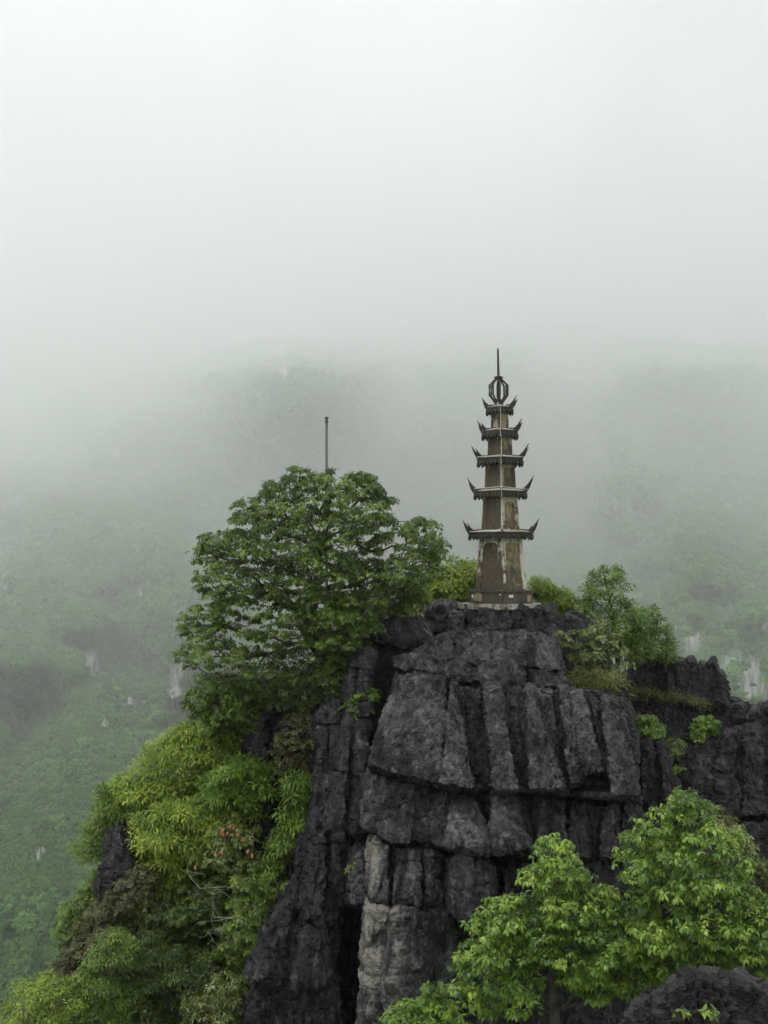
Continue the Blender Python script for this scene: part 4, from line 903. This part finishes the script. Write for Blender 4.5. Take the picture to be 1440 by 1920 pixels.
grow('tree', 'tall cone-shaped glossy green tree at lower right above the nearest boulder', 'tree', fg2, 13.6, 1.0, (1300, 2080), [(1296, 1930), (1292, 1800), (1290, 1640)],
     M_LEAF_NEAR, 185, 0.175, 13, 7, 0.080, 0.42, 103, stray=0.4, trunk_r=0.08, droop=0.8, trunkD=14.2)

# shrubs behind the pagoda and along the skyline
grow('bamboo', 'pale yellow-green feathery bamboo between the round tree and the pagoda', 'bamboo', [(775, 1110), (800, 1075), (840, 1062), (885, 1064), (905, 1085), (910, 1140), (860, 1140), (800, 1150), (760, 1160), (735, 1150)], 25.5, 0.5,
     (830, 1180), [(832, 1140), (838, 1110)], M_LEAF_BAM, 150, 0.16, 18, 6, 0.12, 0.2, 110, trunk_r=0.04, droop=0.22, spray=True)
grow('bamboo', 'yellow-green bamboo clump drooping over the rock right of the pagoda', 'bamboo', [(992, 1090), (1012, 1085), (1040, 1105), (1060, 1105), (1090, 1130), (1098, 1165), (1060, 1165), (1030, 1140), (985, 1125)], 25.5, 0.4,
     (1040, 1190), [(1040, 1160), (1038, 1135)], M_LEAF_BAM, 95, 0.14, 18, 6, 0.11, 0.2, 111, trunk_r=0.03, droop=0.22, spray=True)
grow('shrub', 'light green leafy shrub between the round tree and the grey slabs', 'shrub', [(700, 1120), (745, 1085), (790, 1090), (800, 1120), (760, 1160), (700, 1175), (680, 1160)], 23.6, 0.4,
     (720, 1210), [(722, 1170), (735, 1140)], M_LEAF_MID, 46, 0.17, 14, 7, 0.10, 0.35, 112, trunk_r=0.03, droop=0.6)
grow('small_tree', 'upright two-topped light green tree on the skyline right of the pagoda', 'tree',
     [[(1092, 1095), (1120, 1075), (1160, 1070), (1172, 1105), (1180, 1135), (1195, 1165), (1200, 1210), (1170, 1235), (1120, 1230), (1095, 1200), (1088, 1150)],
      [(1180, 1150), (1205, 1135), (1225, 1150), (1238, 1185), (1232, 1230), (1190, 1240), (1170, 1210)]], 25.0, 0.7,
     (1160, 1290), [(1158, 1230), (1150, 1170), (1140, 1110)], M_LEAF_MID, [110, 50], 0.16, 16, 6, 0.10, 0.26, 113, trunk_r=0.06, droop=0.22, spray=True)
grow('small_tree', 'little slim light green sapling at the right end of the skyline trees', 'tree', [(1242, 1180), (1255, 1170), (1258, 1200), (1270, 1225), (1272, 1240), (1240, 1242), (1222, 1238), (1238, 1205)], 25.2, 0.25,
     (1248, 1262), [(1250, 1225), (1250, 1190)], M_LEAF_MID, 26, 0.10, 12, 6, 0.09, 0.26, 114, trunk_r=0.02, droop=0.2, spray=True)
grow('shrub', 'sparse brownish-green shrub with pale leaves in front of the skyline trees', 'shrub', [(1050, 1185), (1080, 1180), (1110, 1165), (1150, 1180), (1170, 1225), (1172, 1270), (1130, 1288), (1070, 1285), (1048, 1265), (1060, 1230)], 22.6, 0.45,
     (1110, 1300), [(1112, 1260), (1110, 1220)], M_LEAF_OLIVE, 40, 0.15, 9, 6, 0.105, 0.42, 115, trunk_r=0.03, droop=0.5)
grow('grass_tuft', 'yellowing grass and low leaves on the ledge above the fluted face', 'grass', [(1050, 1268), (1100, 1262), (1170, 1262), (1178, 1290), (1120, 1300), (1060, 1294)], 21.9, 0.25,
     (1110, 1302), [(1110, 1294)], M_GRASS, 34, 0.09, 9, 6, 0.11, 0.12, 116, trunk_r=0.008, droop=0.2, spray=True)
grow('plant', 'fresh green round-leaved plant on the left of the black ridge ledge', 'plant', [(1185, 1352), (1200, 1342), (1225, 1345), (1245, 1362), (1240, 1385), (1205, 1390), (1188, 1375)], 23.2, 0.2,
     (1216, 1396), [(1216, 1375)], M_LEAF_BRIGHT, 20, 0.11, 9, 7, 0.085, 0.5, 117, trunk_r=0.012, droop=0.5)
grow('plant', 'fresh green plant on the right of the black ridge ledge', 'plant', [(1296, 1370), (1310, 1345), (1335, 1338), (1348, 1350), (1345, 1375), (1310, 1390), (1295, 1388)], 24.4, 0.2,
     (1318, 1396), [(1320, 1375)], M_LEAF_BRIGHT, 22, 0.11, 9, 7, 0.08, 0.4, 118, trunk_r=0.012, droop=0.6)
grow('plant', 'small yellow-leaved plant in a notch between the two fresh green plants', 'plant', [(1235, 1388), (1270, 1385), (1282, 1405), (1270, 1425), (1245, 1415)], 23.3, 0.15,
     (1258, 1430), [(1258, 1415)], M_LEAF_OLIVE, 14, 0.09, 9, 6, 0.07, 0.4, 119, trunk_r=0.008, droop=0.5)
grow('seedling', 'single tiny seedling on the dark rock above the cone-shaped tree', 'plant', [(1262, 1436), (1285, 1436), (1285, 1450), (1262, 1450)], 22.9, 0.05, (1274, 1456), [(1274, 1448)], M_LEAF_BRIGHT, 3, 0.06, 4, 6, 0.07, 0.4, 120, trunk_r=0.005, inset=3)
grow('shrub', 'sparse yellowing shrub with reddish twigs at the right picture edge', 'shrub', [(1340, 1530), (1375, 1530), (1400, 1580), (1440, 1620), (1500, 1650), (1500, 1740), (1430, 1700), (1395, 1640), (1360, 1580)], 14.6, 0.4,
     (1430, 1780), [(1428, 1700), (1415, 1640)], M_LEAF_OLIVE, 70, 0.13, 8, 6, 0.06, 0.42, 121, bark=M_BARK_RED, trunk_r=0.02, droop=0.3)
grow('shrub', 'low dark green shrub at the foot of the pale rock column', 'shrub', [(735, 1900), (760, 1870), (800, 1862), (850, 1878), (868, 1900), (860, 1960), (740, 1960)], 15.5, 0.4,
     (800, 2020), [(800, 1960), (800, 1920)], M_LEAF_BRIGHT, 44, 0.16, 9, 7, 0.085, 0.4, 122, trunk_r=0.02, droop=0.6)
for i, (x, y, lb) in enumerate([(1280, 1902, 'left one of two tiny bright seedlings on the nearest boulder'), (1330, 1900, 'right one of two tiny bright seedlings on the nearest boulder')]):
    grow('seedling', lb, 'plant', [(x - 11, y - 9), (x + 12, y - 9), (x + 12, y + 7), (x - 11, y + 7)], 7.92, 0.02, (x, y + 14), [(x, y + 6)], M_LEAF_BRIGHT, 3, 0.022, 3, 6, 0.045, 0.5, 123 + i, trunk_r=0.003, inset=3, group='seedlings on the nearest boulder')

# left slope
grow('shrub', 'olive leafy shrub hanging below the round tree', 'shrub', [(372, 1290), (420, 1265), (480, 1262), (540, 1260), (590, 1275), (600, 1310), (560, 1320), (520, 1325), (480, 1345), (462, 1390), (420, 1395), (372, 1385), (355, 1340)], 23.4, 1.0,
     (470, 1420), [(470, 1360), (480, 1310)], M_LEAF_TREE, 150, 0.22, 14, 7, 0.10, 0.42, 130, trunk_r=0.05, droop=0.7)
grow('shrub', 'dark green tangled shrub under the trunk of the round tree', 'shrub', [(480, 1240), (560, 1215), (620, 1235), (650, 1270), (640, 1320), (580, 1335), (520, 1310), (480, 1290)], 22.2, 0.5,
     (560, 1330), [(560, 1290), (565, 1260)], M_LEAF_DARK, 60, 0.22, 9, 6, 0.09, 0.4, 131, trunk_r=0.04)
grow('shrub', 'brown half-dead shrub on the dark ledge right of the bamboo slope', 'shrub', [(510, 1400), (540, 1345), (600, 1340), (655, 1350), (660, 1400), (620, 1440), (560, 1450), (520, 1440)], 22.0, 0.45,
     (590, 1470), [(590, 1430), (590, 1390)], M_LEAF_DRY, 70, 0.18, 8, 6, 0.075, 0.4, 132, bark=M_BARK_RED, trunk_r=0.03)
grow('plant', 'little green plant in the crack left of the big fluted face', 'plant', [(640, 1330), (665, 1300), (705, 1290), (712, 1310), (690, 1345), (660, 1360)], 21.2, 0.15,
     (672, 1366), [(674, 1340)], M_LEAF_MID, 24, 0.11, 8, 6, 0.085, 0.42, 133, trunk_r=0.012)
grow('bamboo', 'uppermost yellow-green bamboo bank on the left slope', 'bamboo', [(300, 1400), (350, 1360), (420, 1370), (455, 1400), (450, 1440), (420, 1480), (360, 1500), (280, 1520), (215, 1530), (190, 1500), (200, 1480), (250, 1445)], 23.6, 0.9,
     (340, 1580), [(340, 1510), (345, 1450)], M_LEAF_BAM, 190, 0.19, 22, 6, 0.13, 0.16, 134, trunk_r=0.04, droop=0.18, spray=True)
grow('bamboo', 'drooping dull green bamboo fringe at the far left edge of the slope', 'bamboo', [(190, 1490), (250, 1500), (290, 1520), (255, 1560), (215, 1580), (205, 1610), (160, 1620), (145, 1590), (175, 1545)], 23.2, 0.6,
     (250, 1640), [(245, 1580), (230, 1540)], M_LEAF_MID, 80, 0.18, 22, 6, 0.12, 0.16, 135, trunk_r=0.03, droop=0.22, spray=True)
grow('bamboo', 'brightest green bamboo clump beside the dark cliff on the left slope', 'bamboo', [(400, 1450), (440, 1425), (500, 1422), (512, 1450), (490, 1490), (465, 1530), (400, 1540), (370, 1500)], 22.4, 0.6,
     (430, 1590), [(435, 1530), (440, 1480)], M_LEAF_BRIGHT, 80, 0.18, 22, 6, 0.13, 0.17, 136, trunk_r=0.03, droop=0.2, spray=True)
grow('bamboo', 'broad yellow-green bamboo bank in the middle of the left slope', 'bamboo', [(290, 1520), (370, 1500), (420, 1530), (440, 1570), (400, 1600), (372, 1640), (340, 1680), (290, 1670), (275, 1630), (250, 1590), (262, 1550)], 22.4, 0.9,
     (350, 1740), [(345, 1660), (345, 1590)], M_LEAF_BAM, 180, 0.19, 24, 6, 0.13, 0.16, 137, trunk_r=0.04, droop=0.2, spray=True)
grow('bamboo', 'dark green bamboo sprays against the black cliff', 'bamboo', [(535, 1470), (560, 1450), (588, 1455), (590, 1510), (570, 1570), (540, 1610), (500, 1650), (488, 1620), (520, 1570), (540, 1520)], 21.6, 0.4,
     (545, 1660), [(545, 1600), (555, 1530)], M_LEAF_BRIGHT, 70, 0.15, 14, 6, 0.13, 0.16, 138, trunk_r=0.02, droop=0.3, spray=True)
rs_t, rs_cc, rs_root = grow('shrub', 'shrub with a few orange-red leaves in the middle of the slope', 'shrub', [(400, 1560), (440, 1540), (475, 1560), (490, 1610), (470, 1650), (420, 1640), (385, 1620)], 21.5, 0.4,
     (440, 1690), [(440, 1640), (440, 1600)], M_LEAF_OLIVE, 46, 0.16, 9, 6, 0.085, 0.42, 139, bark=M_BARK_RED, trunk_r=0.02)
r = np.random.default_rng(5)
for x, y in [(420, 1552), (432, 1545), (415, 1560), (448, 1560), (402, 1598), (416, 1596), (467, 1592), (366, 1622), (566, 1620), (440, 1548), (428, 1558), (455, 1570), (472, 1600)]:
    p = P(x, y, 20.95) - rs_root
    V, T = leaf_mesh(np.zeros((1, 3)), np.array([[r.normal() * .5, -.4, -.8]]), np.array([[0, -1, .5]]), np.array([.105]), np.array([.06]))
    lf = mesh_np('leaf', V, T, M_LEAF_RED, None, True, {'tint': np.full(5, r.random())}); lf.parent = rs_t; lf.location = Vector(p)
grow('shrub', 'grey-brown small-leaved shrub along the left edge of the slope', 'shrub', [(190, 1690), (240, 1640), (282, 1630), (290, 1680), (262, 1720), (220, 1740), (180, 1790), (130, 1840), (92, 1860), (100, 1810), (150, 1760), (165, 1720)], 21.6, 0.7,
     (210, 1860), [(210, 1790), (225, 1720)], M_LEAF_DRY, 190, 0.17, 16, 6, 0.055, 0.5, 140, trunk_r=0.04, droop=0.2)
grow('shrub', 'green leafy shrub peeping out behind the grey-brown one', 'shrub', [(120, 1700), (150, 1680), (190, 1630), (210, 1640), (195, 1700), (150, 1760), (118, 1770), (110, 1740)], 23.0, 0.5,
     (160, 1830), [(160, 1770), (165, 1720)], M_LEAF_MID, 70, 0.18, 14, 6, 0.08, 0.35, 141, trunk_r=0.03)
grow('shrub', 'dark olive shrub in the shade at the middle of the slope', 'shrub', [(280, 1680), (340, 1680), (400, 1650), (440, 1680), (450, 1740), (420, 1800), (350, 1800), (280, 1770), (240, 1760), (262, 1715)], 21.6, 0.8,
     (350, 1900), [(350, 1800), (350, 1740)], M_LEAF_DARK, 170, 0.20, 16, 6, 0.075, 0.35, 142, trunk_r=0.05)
grow('shrub', 'deep green shrub with bare pale twigs beside the dark cliff', 'shrub', [(440, 1640), (500, 1640), (530, 1670), (510, 1740), (495, 1790), (440, 1820), (410, 1780), (430, 1720)], 21.0, 0.6,
     (460, 1880), [(462, 1800), (465, 1730)], M_LEAF_MID, 84, 0.19, 12, 6, 0.085, 0.35, 143, bark=M_BARK_PALE, trunk_r=0.025)
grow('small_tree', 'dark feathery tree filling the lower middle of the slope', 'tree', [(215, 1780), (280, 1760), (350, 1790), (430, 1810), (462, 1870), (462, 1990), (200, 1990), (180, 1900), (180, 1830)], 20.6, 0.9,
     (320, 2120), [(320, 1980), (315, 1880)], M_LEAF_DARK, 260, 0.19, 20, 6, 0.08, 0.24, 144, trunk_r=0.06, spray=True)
grow('small_tree', 'mid green feathery tree with a pale tip at the lower left', 'tree', [(160, 1800), (200, 1760), (236, 1740), (250, 1780), (250, 1860), (225, 1960), (120, 1980), (110, 1900), (120, 1840)], 20.0, 0.7,
     (185, 2120), [(185, 1960), (190, 1860)], M_LEAF_MID, 150, 0.18, 22, 6, 0.08, 0.22, 145, trunk_r=0.05, spray=True)
grow('small_tree', 'yellow-green feathery tree in the bottom left corner', 'tree', [(20, 1880), (60, 1840), (100, 1830), (130, 1860), (150, 1920), (150, 2000), (-40, 2000), (-20, 1930)], 19.4, 0.6,
     (70, 2120), [(70, 1980), (75, 1900)], M_LEAF_BAM, 110, 0.18, 22, 6, 0.08, 0.22, 146, trunk_r=0.04, spray=True)
grow('shrub', 'sparse yellow-green sprig with reddish stems at the bottom of the slope', 'shrub', [(340, 1880), (380, 1860), (430, 1820), (462, 1830), (462, 1930), (380, 1950), (345, 1910)], 19.6, 0.4,
     (400, 2000), [(400, 1940), (405, 1890)], M_LEAF_OLIVE, 36, 0.15, 7, 6, 0.10, 0.26, 147, bark=M_BARK_RED, trunk_r=0.02)
grow('plant', 'small green plant growing in the dark cleft beside the crag', 'plant', [(652, 1625), (668, 1608), (680, 1625), (676, 1650), (656, 1650)], 20.2, 0.1, (666, 1660), [(666, 1640)], M_LEAF_BRIGHT, 10, 0.08, 7, 6, 0.08, 0.35, 150, trunk_r=0.008)
grow('grass_tuft', 'straggly grass on the ledge at the foot of the black ridge', 'grass', [(1170, 1290), (1260, 1296), (1330, 1318), (1330, 1330), (1250, 1316), (1170, 1306)], 24.9, 0.15, (1240, 1322), [(1240, 1310)], M_GRASS, 40, 0.09, 8, 6, 0.09, 0.12, 151, trunk_r=0.006, droop=0.2, spray=True)
# bare pale twigs
tw = thing('dead_branch', 'bare pale forked dead branch lying over the shrubs of the slope', 'branch', P(500, 1700, 20.8))
r = random.Random(4)
def twig(mb, p, d, L_, rad, depth):
    pts = [Vector(p)]; d = Vector(d).normalized()
    for k in range(5):
        d = (d + Vector([r.gauss(0, .22) for _ in range(3)])).normalized(); pts.append(pts[-1] + d * L_ / 5)
    mb.tube(pts, [rad * (1 - .12 * i) for i in range(6)], 4)
    if depth:
        for k in (2, 3, 5): twig(mb, pts[k], d + Vector([r.gauss(0, .8) for _ in range(3)]), L_ * .6, rad * .6, depth - 1)
for (x0, y0, x1, y1) in [(520, 1715, 400, 1722), (480, 1690, 380, 1640), (455, 1750, 380, 1730)]:
    a = P(x0, y0, 20.9) - P(500, 1700, 20.8); e = P(x1, y1, 20.5) - P(500, 1700, 20.8); mb = MB(); twig(mb, a, e - a, float(np.linalg.norm(e - a)), 0.012, 2); mb.build('limb', M_BARK_PALE, tw)
